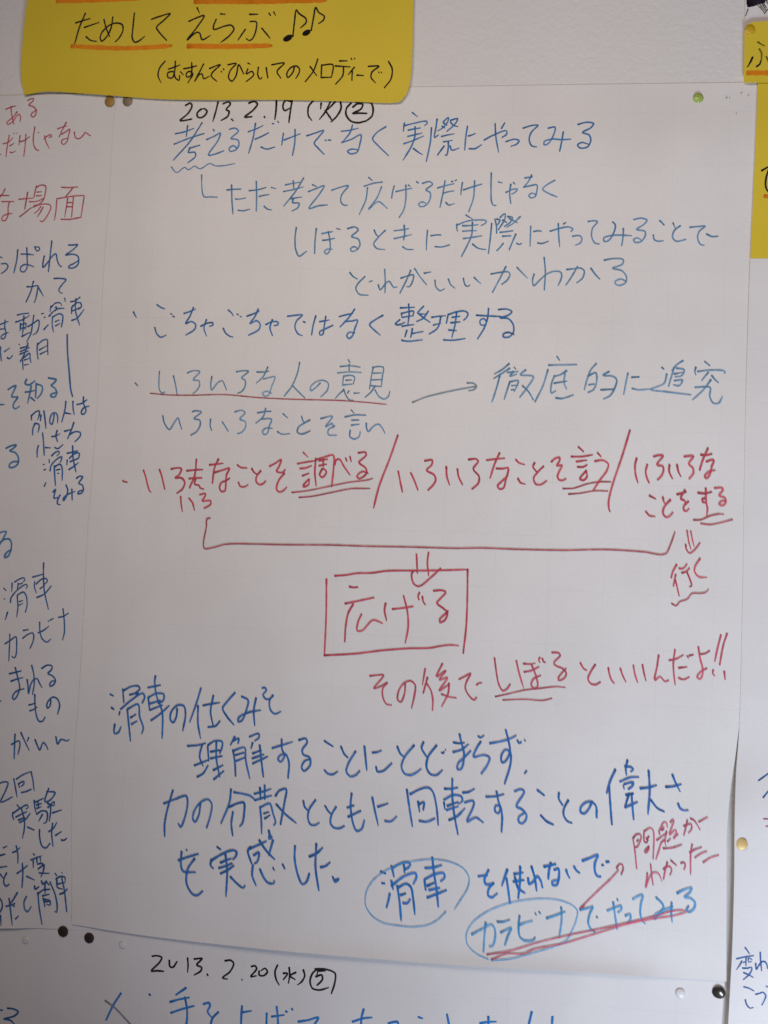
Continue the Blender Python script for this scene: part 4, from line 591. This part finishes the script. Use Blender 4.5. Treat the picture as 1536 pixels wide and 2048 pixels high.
('left', 'handwriting', 'navy2', 3.60, 'dark blue handwriting below the red words', '-3479 2114 -3417 2116 -3357 2104 -3396 2052 -3422 2003 -3408 1979 -3383 1973/-3359 1928 -3351 1892/-3828 1758 -3774 1770 -3711 1777/-3841 1689 -3779 1710 -3701 1755/-3760 1750 -3758 1646 -3765 1553/-3789 1678 -3789 1605/-3788 1662 -3734 1678 -3739 1622/-3782 1630 -3732 1638/-3769 1549 -3712 1582 -3687 1591/-3659 1760 -3667 1679 -3678 1583 -3715 1502/-3716 1646 -3659 1679 -3610 1712 -3600 1680 -3620 1592 -3656 1567/-3584 1773 -3560 1777/-3553 1741 -3544 1737/-3550 1621 -3507 1669/-3493 1850 -3498 1794/-3492 1834 -3444 1879 -3394 1875 -3384 1851/-3450 1834 -3433 1843 -3444 1802/-3507 1749 -3448 1810 -3399 1827 -3357 1826/-3470 1746 -3469 1674 -3452 1598/-3465 1746 -3404 1775 -3370 1763 -3367 1707 -3376 1647/-3441 1698 -3401 1715/-3435 1658 -3390 1683/-3794 1477 -3785 1469/-3778 1437 -3692 1462/-3776 1405 -3686 1446/-3779 1380 -3693 1414/-3702 1490 -3733 1381 -3770 1308/-3746 1325 -3736 1233/-3743 1341 -3679 1390 -3672 1350 -3661 1302/-3729 1325 -3680 1342/-3726 1277 -3681 1286/-3605 1488 -3605 1415 -3589 1336/-3600 1480 -3548 1520 -3511 1525 -3502 1457 -3493 1377/-3584 1424 -3511 1465/-3573 1384 -3508 1417', []),
('left', 'handwriting', 'navy2', 3.60, 'dark blue handwriting below the red words', '-4013 1659 -3946 1684 -3913 1696/-3948 1708 -3948 1643 -3931 1579 -3945 1531 -3970 1526 -3980 1546 -3952 1571 -3906 1588/-4010 1618 -3943 1623', []),
('left', 'handwriting', 'navy2', 3.60, 'dark blue handwriting below the red words', '-3298 1892 -3253 1901 -3205 1937/-3246 1921 -3244 1813 -3193 1665/-3283 1836 -3281 1776/-3279 1844 -3227 1885 -3193 1877 -3187 1845 -3215 1821/-3272 1804 -3199 1837/-3275 1712 -3226 1733 -3157 1822', []),
('left', 'handwriting', 'navy2', 3.60, 'dark blue handwriting below the red words', '-3978 1450 -3974 1385 -3961 1313/-3937 1402 -3884 1439/-3904 1346 -3882 1335 -3850 1367', []),
('left', 'vertical_stroke', 'navy2', 4.20, '', '-3313 1576 -3299 1412 -3270 1214 -3244 1047 -3223 984', []),
('left', 'handwriting', 'navy2', 3.80, 'small dark blue column of words right of the others', '-3625 796 -3620 752/-3621 796 -3581 833 -3548 841 -3549 786 -3560 754/-3583 721 -3601 673 -3601 609/-3583 721 -3545 714 -3539 690 -3548 635/-3529 802 -3530 746/-3502 843 -3484 755 -3471 676/-3396 813 -3401 758 -3415 714 -3432 725 -3435 773 -3413 821 -3380 826 -3362 798 -3358 731/-3287 939 -3291 863 -3317 740/-3285 828 -3230 819/-3217 941 -3213 881 -3197 814/-3177 910 -3128 923 -3081 959/-3116 986 -3112 923 -3083 860 -3098 824 -3122 820 -3128 844 -3101 884 -3053 899/-3502 632 -3489 557 -3472 418/-3536 512 -3546 468 -3542 400/-3464 494 -3414 491/-3408 599 -3367 608 -3327 629/-3358 659 -3367 608 -3347 553/-3373 497 -3343 486 -3291 527/-3286 653 -3221 671/-3196 739 -3220 659 -3249 583/-3227 627 -3179 652 -3128 646 -3123 622 -3150 582 -3177 557/-3479 331 -3463 335/-3468 280 -3449 288/-3397 417 -3366 449 -3325 462 -3324 443 -3347 418/-3420 380 -3418 349/-3405 274 -3399 322 -3345 386 -3297 412 -3299 380 -3310 356/-3366 323 -3357 236 -3343 138/-3362 315 -3309 340 -3291 317 -3279 187/-3343 284 -3306 293/-3329 253 -3316 253/-3245 445 -3192 458 -3143 473/-3195 517 -3185 407 -3147 270/-3241 382 -3242 334/-3221 398 -3166 447 -3129 452 -3127 409 -3163 384/-3211 367 -3130 401/-3219 292 -3175 321 -3128 361/-3364 74 -3340 102 -3349 47 -3352 15 -3315 24/-3291 49 -3313 1 -3311 -39 -3282 -42/-3239 145 -3220 106 -3225 51 -3255 -5 -3260 10 -3225 51 -3145 89/-3179 108 -3169 6/-3140 211 -3112 232 -3079 229 -3101 189 -3116 165 -3078 150 -3064 111 -3078 76 -3119 66 -3112 86 -3063 104/-3454 126 -3440 162', []),
('left', 'handwriting', 'blue8', 4.20, 'paler blue words', '-3876 1038 -3831 1067 -3798 1079 -3812 1035 -3834 971 -3770 972/-3774 960 -3809 907 -3815 875 -3793 856 -3748 881/-3964 892 -3905 893/-3861 475 -3812 500 -3758 510 -3786 477 -3822 452 -3766 438 -3730 391 -3734 327 -3783 294 -3816 297 -3814 325 -3778 350 -3723 351', []),
('left', 'handwriting', 'blue8', 4.20, 'paler blue words', '-3693 1142 -3707 1101 -3672 1086 -3608 1127/-3702 1018 -3660 1022 -3610 1035/-3643 1079 -3651 1015 -3670 910/-3640 967 -3600 936/-3594 1104 -3594 968/-3589 1096 -3538 1081 -3528 1057 -3541 1001 -3576 960/-3476 1158 -3425 1151 -3395 1144 -3430 1099 -3446 1091 -3403 1060 -3384 1020 -3398 980 -3435 979 -3445 995 -3416 1012 -3375 1021', []),
('left', 'handwriting', 'blue8', 4.20, 'paler blue words', '-3902 -337 -3807 -318 -3818 -350 -3878 -463/-3871 -427 -3815 -389 -3773 -387 -3750 -418 -3750 -489 -3779 -554 -3808 -563 -3806 -539 -3782 -506 -3746 -489', []),
('left', 'handwriting', 'navy3', 3.40, 'dark blue words in the middle of the left edge', '-3798 -854 -3772 -876/-3718 -799 -3717 -882/-3693 -790 -3641 -756 -3600 -747 -3592 -766 -3606 -782/-3655 -800 -3664 -864/-3642 -808 -3614 -794/-3723 -984 -3721 -945 -3644 -847 -3571 -808 -3562 -824 -3577 -844/-3660 -918 -3646 -1020 -3652 -1118/-3657 -910 -3600 -880 -3574 -906 -3555 -1000 -3568 -1067/-3636 -972 -3599 -959/-3638 -1008 -3598 -986/-3788 -952 -3781 -954/-3746 -1076 -3765 -1147', []),
('left', 'handwriting', 'navy3', 3.40, 'dark blue words in the middle of the left edge', '-3518 -735 -3469 -721 -3416 -703/-3416 -597 -3412 -695 -3394 -851 -3342 -1029/-3494 -777 -3494 -824 -3471 -882/-3480 -800 -3425 -751 -3376 -745 -3370 -772 -3406 -801/-3436 -841 -3389 -804/-3464 -925 -3392 -890 -3326 -809', []),
('left', 'handwriting', 'navy3', 3.40, 'dark blue words in the middle of the left edge', '-3753 -1374 -3697 -1336 -3649 -1302 -3636 -1380 -3641 -1489 -3653 -1502 -3675 -1487/-3710 -1282 -3707 -1375 -3705 -1532', []),
('left', 'handwriting', 'navy3', 3.40, 'dark blue words in the middle of the left edge', '-3579 -1240 -3529 -1229/-3581 -1314 -3526 -1272 -3485 -1258 -3472 -1277 -3476 -1340 -3501 -1404/-3421 -1154 -3412 -1243 -3383 -1312 -3336 -1337 -3300 -1304/-3431 -1256 -3379 -1230 -3328 -1188/-3339 -1138 -3331 -1141/-3319 -1131 -3287 -1112/-3238 -1100 -3190 -1088 -3141 -1054/-3198 -1018 -3176 -1153 -3172 -1246 -3185 -1309', []),
('left', 'handwriting', 'navy3', 3.80, 'dark blue words in the lower part', '-3693 -1652 -3636 -1637 -3575 -1618/-3672 -1721 -3616 -1699 -3554 -1680/-3637 -1591 -3609 -1675 -3581 -1782 -3605 -1862 -3633 -1891 -3646 -1872 -3632 -1832 -3597 -1803 -3536 -1784/-3475 -1562 -3449 -1643 -3439 -1735 -3450 -1833/-3512 -1697 -3500 -1754 -3490 -1828 -3472 -1737 -3442 -1689 -3413 -1683 -3386 -1724 -3359 -1763/-3374 -1584 -3318 -1550 -3272 -1559 -3279 -1594 -3310 -1627 -3263 -1648 -3232 -1685 -3250 -1732 -3282 -1746 -3283 -1719 -3260 -1694 -3235 -1696/-3481 -1932 -3444 -1922 -3416 -1905/-3469 -1986 -3433 -1972 -3397 -1946/-3427 -1832 -3419 -1928 -3401 -2020 -3369 -2076 -3336 -2074 -3313 -2034/-3266 -1873 -3271 -1927 -3294 -1952 -3303 -1929 -3290 -1882 -3243 -1844 -3201 -1861 -3177 -1914 -3192 -2000/-3761 -1906 -3762 -1918', []),
('left', 'handwriting', 'navy3', 3.80, 'dark blue words in the lower part', '-3631 -2310 -3595 -2288 -3555 -2270 -3545 -2301 -3559 -2398/-3600 -2211 -3598 -2312 -3594 -2439/-3543 -2192 -3497 -2274 -3450 -2353/-3462 -2233 -3476 -2269/-3399 -2249 -3371 -2305 -3348 -2342 -3315 -2270 -3289 -2292 -3266 -2333/-3196 -2209 -3175 -2277 -3145 -2232 -3079 -2240 -3065 -2227', []),
('left', 'handwriting', 'navy3', 3.80, 'dark blue words in the lower part', '-3736 -2681 -3671 -2658 -3642 -2663 -3658 -2734 -3701 -2849 -3644 -2826 -3588 -2791/-3586 -2625 -3565 -2704 -3543 -2791/-3561 -2627 -3502 -2584 -3426 -2548/-3420 -2548 -3397 -2623 -3378 -2722/-3538 -2668 -3524 -2701/-3530 -2663 -3486 -2641 -3485 -2668 -3508 -2689/-3504 -2746 -3460 -2735 -3408 -2709/-3373 -2810 -3360 -2882 -3340 -2935/-3367 -2829 -3284 -2785/-3336 -2811 -3323 -2880/-3346 -2851 -3297 -2832/-3344 -2881 -3300 -2863/-3340 -2935 -3293 -2901 -3244 -2905 -3233 -2950 -3246 -3005 -3266 -3014/-3283 -2931 -3316 -2998/-3247 -2717 -3266 -2814 -3225 -2803 -3173 -2723 -3255 -2721/-3236 -2689 -3254 -2736/-3234 -2866 -3176 -2808 -3174 -2846/-3240 -2828 -3182 -2846/-3207 -2841 -3206 -2917 -3214 -2991/-3186 -2912 -3102 -2879/-3538 -2864 -3512 -2889/-3575 -2936 -3577 -2967 -3563 -3001/-3575 -2944 -3500 -2889 -3436 -2857 -3426 -2876 -3450 -2896/-3544 -2976 -3488 -2945 -3440 -2919/-3517 -3002 -3453 -2974/-3504 -3024 -3444 -2988 -3406 -2932/-3491 -2899 -3455 -3012 -3454 -3089 -3466 -3167/-3423 -3060 -3356 -3082/-3303 -3074 -3299 -3139 -3265 -3228 -3232 -3237 -3193 -3192/-3212 -3086 -3169 -3052 -3140 -2997/-3180 -3007 -3183 -3099 -3163 -3217/-3145 -3116 -3090 -3077/-3086 -3153 -3061 -3155 -3034 -3134/-3649 -3269 -3613 -3249/-3694 -3346 -3629 -3325', []),
('left', 'handwriting', 'navy3', 3.80, 'dark blue words in the lower part', '-3556 -3304 -3524 -3290 -3485 -3253/-3523 -3240 -3501 -3323 -3497 -3399/-3499 -3492 -3448 -3453 -3401 -3411/-3453 -3396 -3442 -3487 -3442 -3617/-3403 -3511 -3361 -3526 -3324 -3539', []),
('left', 'handwriting', 'navy3', 3.80, 'dark blue words in the lower part', '-3687 -3453 -3602 -3435/-3663 -3512 -3645 -3534 -3627 -3548/-3602 -3496 -3623 -3548 -3625 -3586 -3598 -3618 -3571 -3597/-3587 -3801 -3534 -3785 -3502 -3767/-3484 -3666 -3528 -3747 -3566 -3796/-3562 -3727 -3539 -3839 -3510 -3967/-3517 -3795 -3501 -3790/-3485 -3907 -3458 -3878/-3661 -3727 -3635 -3756 -3623 -3808 -3652 -3879/-3635 -3886 -3621 -3976', []),
('left', 'handwriting', 'navy3', 3.80, 'dark blue words in the lower part', '-3351 -3300 -3338 -3310/-3372 -3359 -3324 -3336 -3268 -3313/-3347 -3365 -3343 -3426/-3315 -3339 -3309 -3377/-3284 -3321 -3273 -3366/-3304 -3392 -3264 -3381 -3247 -3387 -3297 -3437/-3283 -3470 -3234 -3470 -3185 -3466/-3238 -3394 -3243 -3448 -3264 -3507/-3320 -3592 -3314 -3622 -3275 -3596/-3254 -3541 -3244 -3570 -3205 -3537/-3204 -3552 -3178 -3573/-3287 -3666 -3248 -3632 -3225 -3615/-3284 -3650 -3264 -3778 -3226 -3935/-3220 -3561 -3214 -3652/-3224 -3622 -3168 -3610/-3172 -3546 -3117 -3651 -3089 -3763 -3094 -3817 -3107 -3807/-3237 -3677 -3173 -3656/-3219 -3706 -3161 -3716 -3159 -3754 -3192 -3749/-3228 -3699 -3207 -3773/-3210 -3728 -3169 -3724/-3128 -3462 -3110 -3483/-3064 -3449 -3059 -3456/-3117 -3514 -3078 -3488 -3029 -3492 -3027 -3522/-3108 -3521 -3096 -3589 -3046 -3600/-3102 -3559 -3026 -3537/-3072 -3648 -3036 -3633 -3002 -3596/-3060 -3502 -3030 -3606 -2994 -3801/-3392 -3693 -3413 -3745 -3401 -3812 -3375 -3833 -3341 -3784', []),
('lowleft', 'handwriting', 'navy3', 4.20, "faint blue handwriting at the photo's corner", '-3520 -4731 -3467 -4731 -3413 -4752 -3444 -4791 -3552 -4832 -3489 -4835 -3439 -4870/-3610 -4753 -3566 -4754', []),
('card', 'underline', 'orange', 10.20, 'orange marker underline', '-3423 4369 -3135 4347 -2884 4336 -2636 4340 -2429 4351', []),
('card', 'underline', 'orange', 11.40, 'orange marker underline', '-2261 4344 -1867 4332 -1453 4331', []),
('card', 'underline', 'orange', 10.80, 'orange marker underline', '-3599 4818 -3288 4814 -3037 4817 -2762 4821', []),
('card', 'underline', 'orange', 12.00, 'orange marker underline', '-2216 4777 -1647 4758 -957 4755', []),
('card', 'handwriting', 'black', 3.81, 'large black words', '-3401 4596 -3327 4618 -3255 4635/-3306 4692 -3360 4546 -3396 4393/-3308 4550 -3236 4573 -3162 4596/-3286 4458 -3240 4423 -3176 4409/-3116 4625 -3089 4539 -3047 4452/-3027 4647 -3039 4538 -3078 4453 -3126 4411 -3143 4442 -3131 4491 -3060 4563 -2986 4585 -2928 4566 -2919 4510 -2952 4438 -2990 4400/-2814 4679 -2820 4532 -2821 4435 -2794 4392 -2745 4409 -2698 4450/-2641 4613 -2553 4641 -2458 4663 -2526 4592 -2585 4533 -2544 4471 -2479 4405', []),
('card', 'handwriting', 'black', 3.81, 'large black words', '-2196 4715 -2169 4661/-2271 4583 -2199 4614 -2123 4636 -2186 4525 -2277 4401 -2183 4476 -2158 4468 -2130 4403 -2051 4441/-1964 4648 -1916 4643/-2002 4597 -2026 4529 -2022 4501 -1926 4526 -1853 4536 -1824 4500 -1857 4444 -1947 4371/-1672 4568 -1612 4562 -1609 4494 -1637 4407 -1668 4384 -1701 4404/-1714 4494 -1781 4390/-1681 4637 -1600 4635/-1556 4501 -1471 4403/-1493 4643 -1476 4619/-1448 4653 -1428 4618', []),
('card', 'music_note', 'black', 3.81, 'left of the two drawn music notes', '-1253 4414 -1244 4549 -1230 4668 -1208 4636 -1134 4578 -1132 4546 -1185 4492', [(-1300, 4399, 48, 29, 28.0)]),
('card', 'music_note', 'black', 3.81, 'right of the two drawn music notes', '-1081 4466 -1063 4592 -1047 4687 -1018 4639 -960 4597 -967 4566 -1012 4531', [(-1124, 4446, 42, 26, 28.0)]),
('card', 'handwriting', 'black', 3.58, 'smaller black words in brackets', '-2482 4203 -2532 4137 -2544 4065 -2511 3992/-2445 4124 -2378 4146 -2330 4164/-2381 4201 -2382 4110 -2403 4038 -2446 4045 -2449 4087 -2394 4098 -2372 4038 -2334 4013 -2331 4061/-2326 4097 -2294 4066/-2295 4125 -2230 4136 -2169 4151/-2220 4184 -2215 4091 -2226 4051 -2258 4044 -2268 4076 -2237 4099 -2203 4075 -2247 3987/-2102 4169 -2131 4105 -2182 3997 -2137 4066 -2113 4073 -2094 4025 -2038 4048/-2042 4123 -1939 4158 -2008 4087 -2023 4055 -1963 3995/-1927 4094 -1922 4085/-1908 4117 -1901 4109/-1866 4156 -1786 4166 -1839 4100 -1851 4028 -1817 3996 -1780 4051 -1761 4154 -1708 4065/-1673 4168 -1648 4157/-1670 4113 -1684 4065 -1629 4088 -1611 4056 -1680 3990/-1570 4127 -1570 4047 -1545 4011 -1529 4030/-1494 4122 -1473 4021/-1443 4148 -1323 4161 -1388 4083 -1350 4019/-1223 4128 -1236 4072 -1282 4023 -1294 4058 -1262 4113 -1207 4132 -1174 4103 -1180 4056 -1206 4012', []),
('card', 'handwriting', 'black', 3.58, 'smaller black words in brackets', '-1004 4195 -1039 4084 -1113 3980/-1075 4125 -1008 4037/-965 4138 -964 4017/-965 4134 -860 4136 -865 4018/-964 4017 -870 4018/-798 4171 -724 4170/-836 4125 -694 4112/-757 4118 -760 4032 -824 3951/-690 4196 -681 4180/-658 4195 -653 4187/-654 4109 -709 4039/-673 4070 -672 3983/-627 4033 -565 4028/-525 4114 -425 4112 -488 4058 -494 4011 -449 3956/-426 4060 -418 4049/-402 4060 -394 4049/-337 4157 -300 4086 -306 3992 -365 3907', []),
('rcard', 'handwriting', 'black', 4.03, '', '2944 4038 2969 4057 2982 4096/2909 4124 2889 4076 2867 4035', []),
('rcard', 'handwriting', 'olive', 3.80, 'faded strokes of the same word', '2949 4259 2976 4241 3006 4223/2963 4197 2982 4162 2983 4096/3025 4126 3047 4073', []),
('rcard', 'underline', 'orange', 10.20, '', '2871 3982 3116 3977', []),
('rstrip', 'handwriting', 'black', 4.03, '', '3013 3107 3071 3141 3145 3157/3072 3116 3051 3034 3053 2960 3077 2919 3152 2894', []),
('rstrip', 'underline', 'orange', 8.40, '', '3047 2882 3153 2865', []),
('right', 'handwriting', 'navy2', 3.60, "two blue strokes cut by the photo's edge", '3130 -2172 3210 -2109 3246 -2081/3171 -2310 3214 -2253 3249 -2211', []),
('right', 'handwriting', 'red5', 3.20, "two pink strokes cut by the photo's edge", '3178 -2486 3257 -2484/3200 -2548 3258 -2533', []),
('right', 'handwriting', 'navy4', 3.24, 'small blue words above the lower right corner', '3053 -3564 3091 -3614/2986 -3661 3063 -3640 3126 -3628/3030 -3678 3011 -3715 2986 -3752/3063 -3646 3065 -3716/3042 -3689 3064 -3681/3081 -3650 3088 -3684 3110 -3677/3092 -3649 3116 -3664/3037 -3736 3078 -3735 3112 -3726 3115 -3740 3096 -3783 3046 -3832/3047 -3773 3091 -3790 3129 -3809/3180 -3597 3185 -3664 3196 -3751/3145 -3691 3153 -3743 3169 -3712 3197 -3675 3220 -3673 3237 -3694 3244 -3729', []),
('right', 'handwriting', 'navy4', 3.24, 'small blue words above the lower right corner', '3052 -3890 3094 -3900 3137 -3920/3068 -3996 3080 -4036 3110 -4065 3135 -4057/3152 -3947 3181 -3939 3209 -3927 3236 -3951 3228 -3987 3206 -4033/3237 -3875 3283 -3894', []),
('main', 'pencil_speck', 'speck', 1.70, '', '2817 3812 2833 3825/2694 3769 2706 3782/2724 3773 2728 3773/2881 3793 2890 3797/2784 3628 2788 3633', []),
('print', 'dark_area', 'darkprint', 9.00, '', '2857 4691 3045 4695/2858 4659 3055 4663/2859 4628 2996 4637/2864 4607 2928 4617', []),
('print', 'hair_strands', 'greyprint', 2.60, '', '2861 4573 2853 4546 2841 4510/2937 4616 2950 4598 2963 4579/2949 4625 2980 4588 3007 4551/2996 4615 3019 4578', []),
('print', 'hair_strands', 'greenprint', 2.80, '', '2970 4634 2993 4597 3019 4551/3012 4650 3039 4604 3074 4567/2963 4588 2990 4552 3007 4524/3032 4569 3003 4529', [])]
order = {}
for key, name, inkname, width, label, strokes, blobs in WRITING:
    ink = Ink()
    for st in strokes.split('/'):
        if not st: continue
        v = [int(a) for a in st.split()]
        k = order.get(key, 0); order[key] = k+1
        ink.ribbon(list(zip(v[::2], v[1::2])), width*0.000459, H[key], 0.00006+0.0000009*k)
    for (cx, cz, rx, rz, an) in blobs:
        k = order.get(key, 0); order[key] = k+1
        ink.ellipse(cx/1e4, cz/1e4, rx/1e4, rz/1e4, math.radians(an), H[key], 0.00012+0.0000011*k)
    o = ink.build(name, M[inkname], ROOT[key])
    if label: o['label'] = label

# ---------------------------------------------------------------- thumbtacks
def lathe(name, prof, n, mat, parent, smooth_=True):
    """profile of (radius, distance out from the wall side)"""
    bm = bmesh.new(); rings = []
    for r, d in prof:
        if r < 1e-7: rings.append([bm.verts.new((0, -d, 0))])
        else: rings.append([bm.verts.new((r*math.cos(2*PI*k/n), -d, r*math.sin(2*PI*k/n))) for k in range(n)])
    for a, b_ in zip(rings, rings[1:]):
        for k in range(n):
            vs = [a[k % len(a)], a[(k+1) % len(a)], b_[(k+1) % len(b_)], b_[k % len(b_)]]
            u = []
            for v in vs:
                if v not in u: u.append(v)
            if len(u) >= 3:
                f = bm.faces.new(u); f.smooth = smooth_
    bmesh.ops.recalc_face_normals(bm, faces=bm.faces[:])
    me = bpy.data.meshes.new(name); bm.to_mesh(me); bm.free()
    o = bpy.data.objects.new(name, me); COL.objects.link(o); me.materials.append(mat); o.parent = parent
    return o
def tack(x, z, r, key, mat, label, tilt=(0, 0), dome=0.16, grp='thumbtacks holding the papers'):
    base = H[key](x/1e4, z/1e4)
    t = empty('thumbtack', (x/1e4, -base, z/1e4)); tag(t, label, 'thumbtack', grp)
    t.rotation_euler = (math.radians(tilt[0]), 0, math.radians(tilt[1]))
    r = r/1e4; e = 0.0003
    prof = [(0, 0.0003), (r*0.90, 0.0002), (r, e), (r*0.985, e*1.9), (r*0.90, e*2+r*dome*0.30), (r*0.68, e*2+r*dome*0.66), (r*0.40, e*2+r*dome*0.90), (0, e*2+r*dome)]
    lathe('pin_head', prof, 36, M[mat], t)
    lathe('needle', [(0, 0.0004), (0.0005, 0.0003), (0.0005, -base*0.8), (0, -base-0.004)], 8, M['steel'], t)
    return t
for a in [
 (-3018, 3825, 50, 'main', 'pin_amber', 'amber tack left of the grey tack below the yellow card', (0, 0), 0.16),
 (-2839, 3827, 50, 'main', 'pin_grey', 'grey tack right of the amber tack below the yellow card', (0, 0), 0.16),
 (2456, 3778, 46, 'main', 'pin_green', 'green tack near the top right corner of the large sheet', (0, 0), 0.35),
 (2878, 4369, 46, 'rcard', 'pin_yellow', 'orange-yellow tack in the corner of the small yellow card', (0, 0), 0.16),
 (-3019, -3983, 50, 'left', 'pin_dark', 'dark brown tack, higher one of the pair at lower left', (0, 0), 0.16),
 (-2764, -4021, 48, 'low', 'pin_dark', 'dark brown tack, lower one of the pair at lower left', (0, 0), 0.16),
 (2857, -3975, 57, 'low', 'pin_chrome', 'shiny dark tack at lower right beside the lifted paper edge', (12, -8), 0.3),
 (3000, -2705, 50, 'right', 'pin_gold', 'gold tack on the white sheet at the right edge', (0, 0), 0.16),
 (-3381, -4096, 32, 'lowleft', 'pin_white', 'faint white tack at the far lower left', (0, 0), 0.08),
 (-2440, -4056, 32, 'low', 'pin_white', 'white tack left of the 2013.2.20 date', (0, 0), 0.08),
 (2543, -4017, 44, 'low', 'pin_white', 'white tack left of the shiny dark tack at lower right', (0, 0), 0.25)]: tack(*a)

# small raised curl of tape beside the upper edge of the left sheet and the flap by the lower right tack
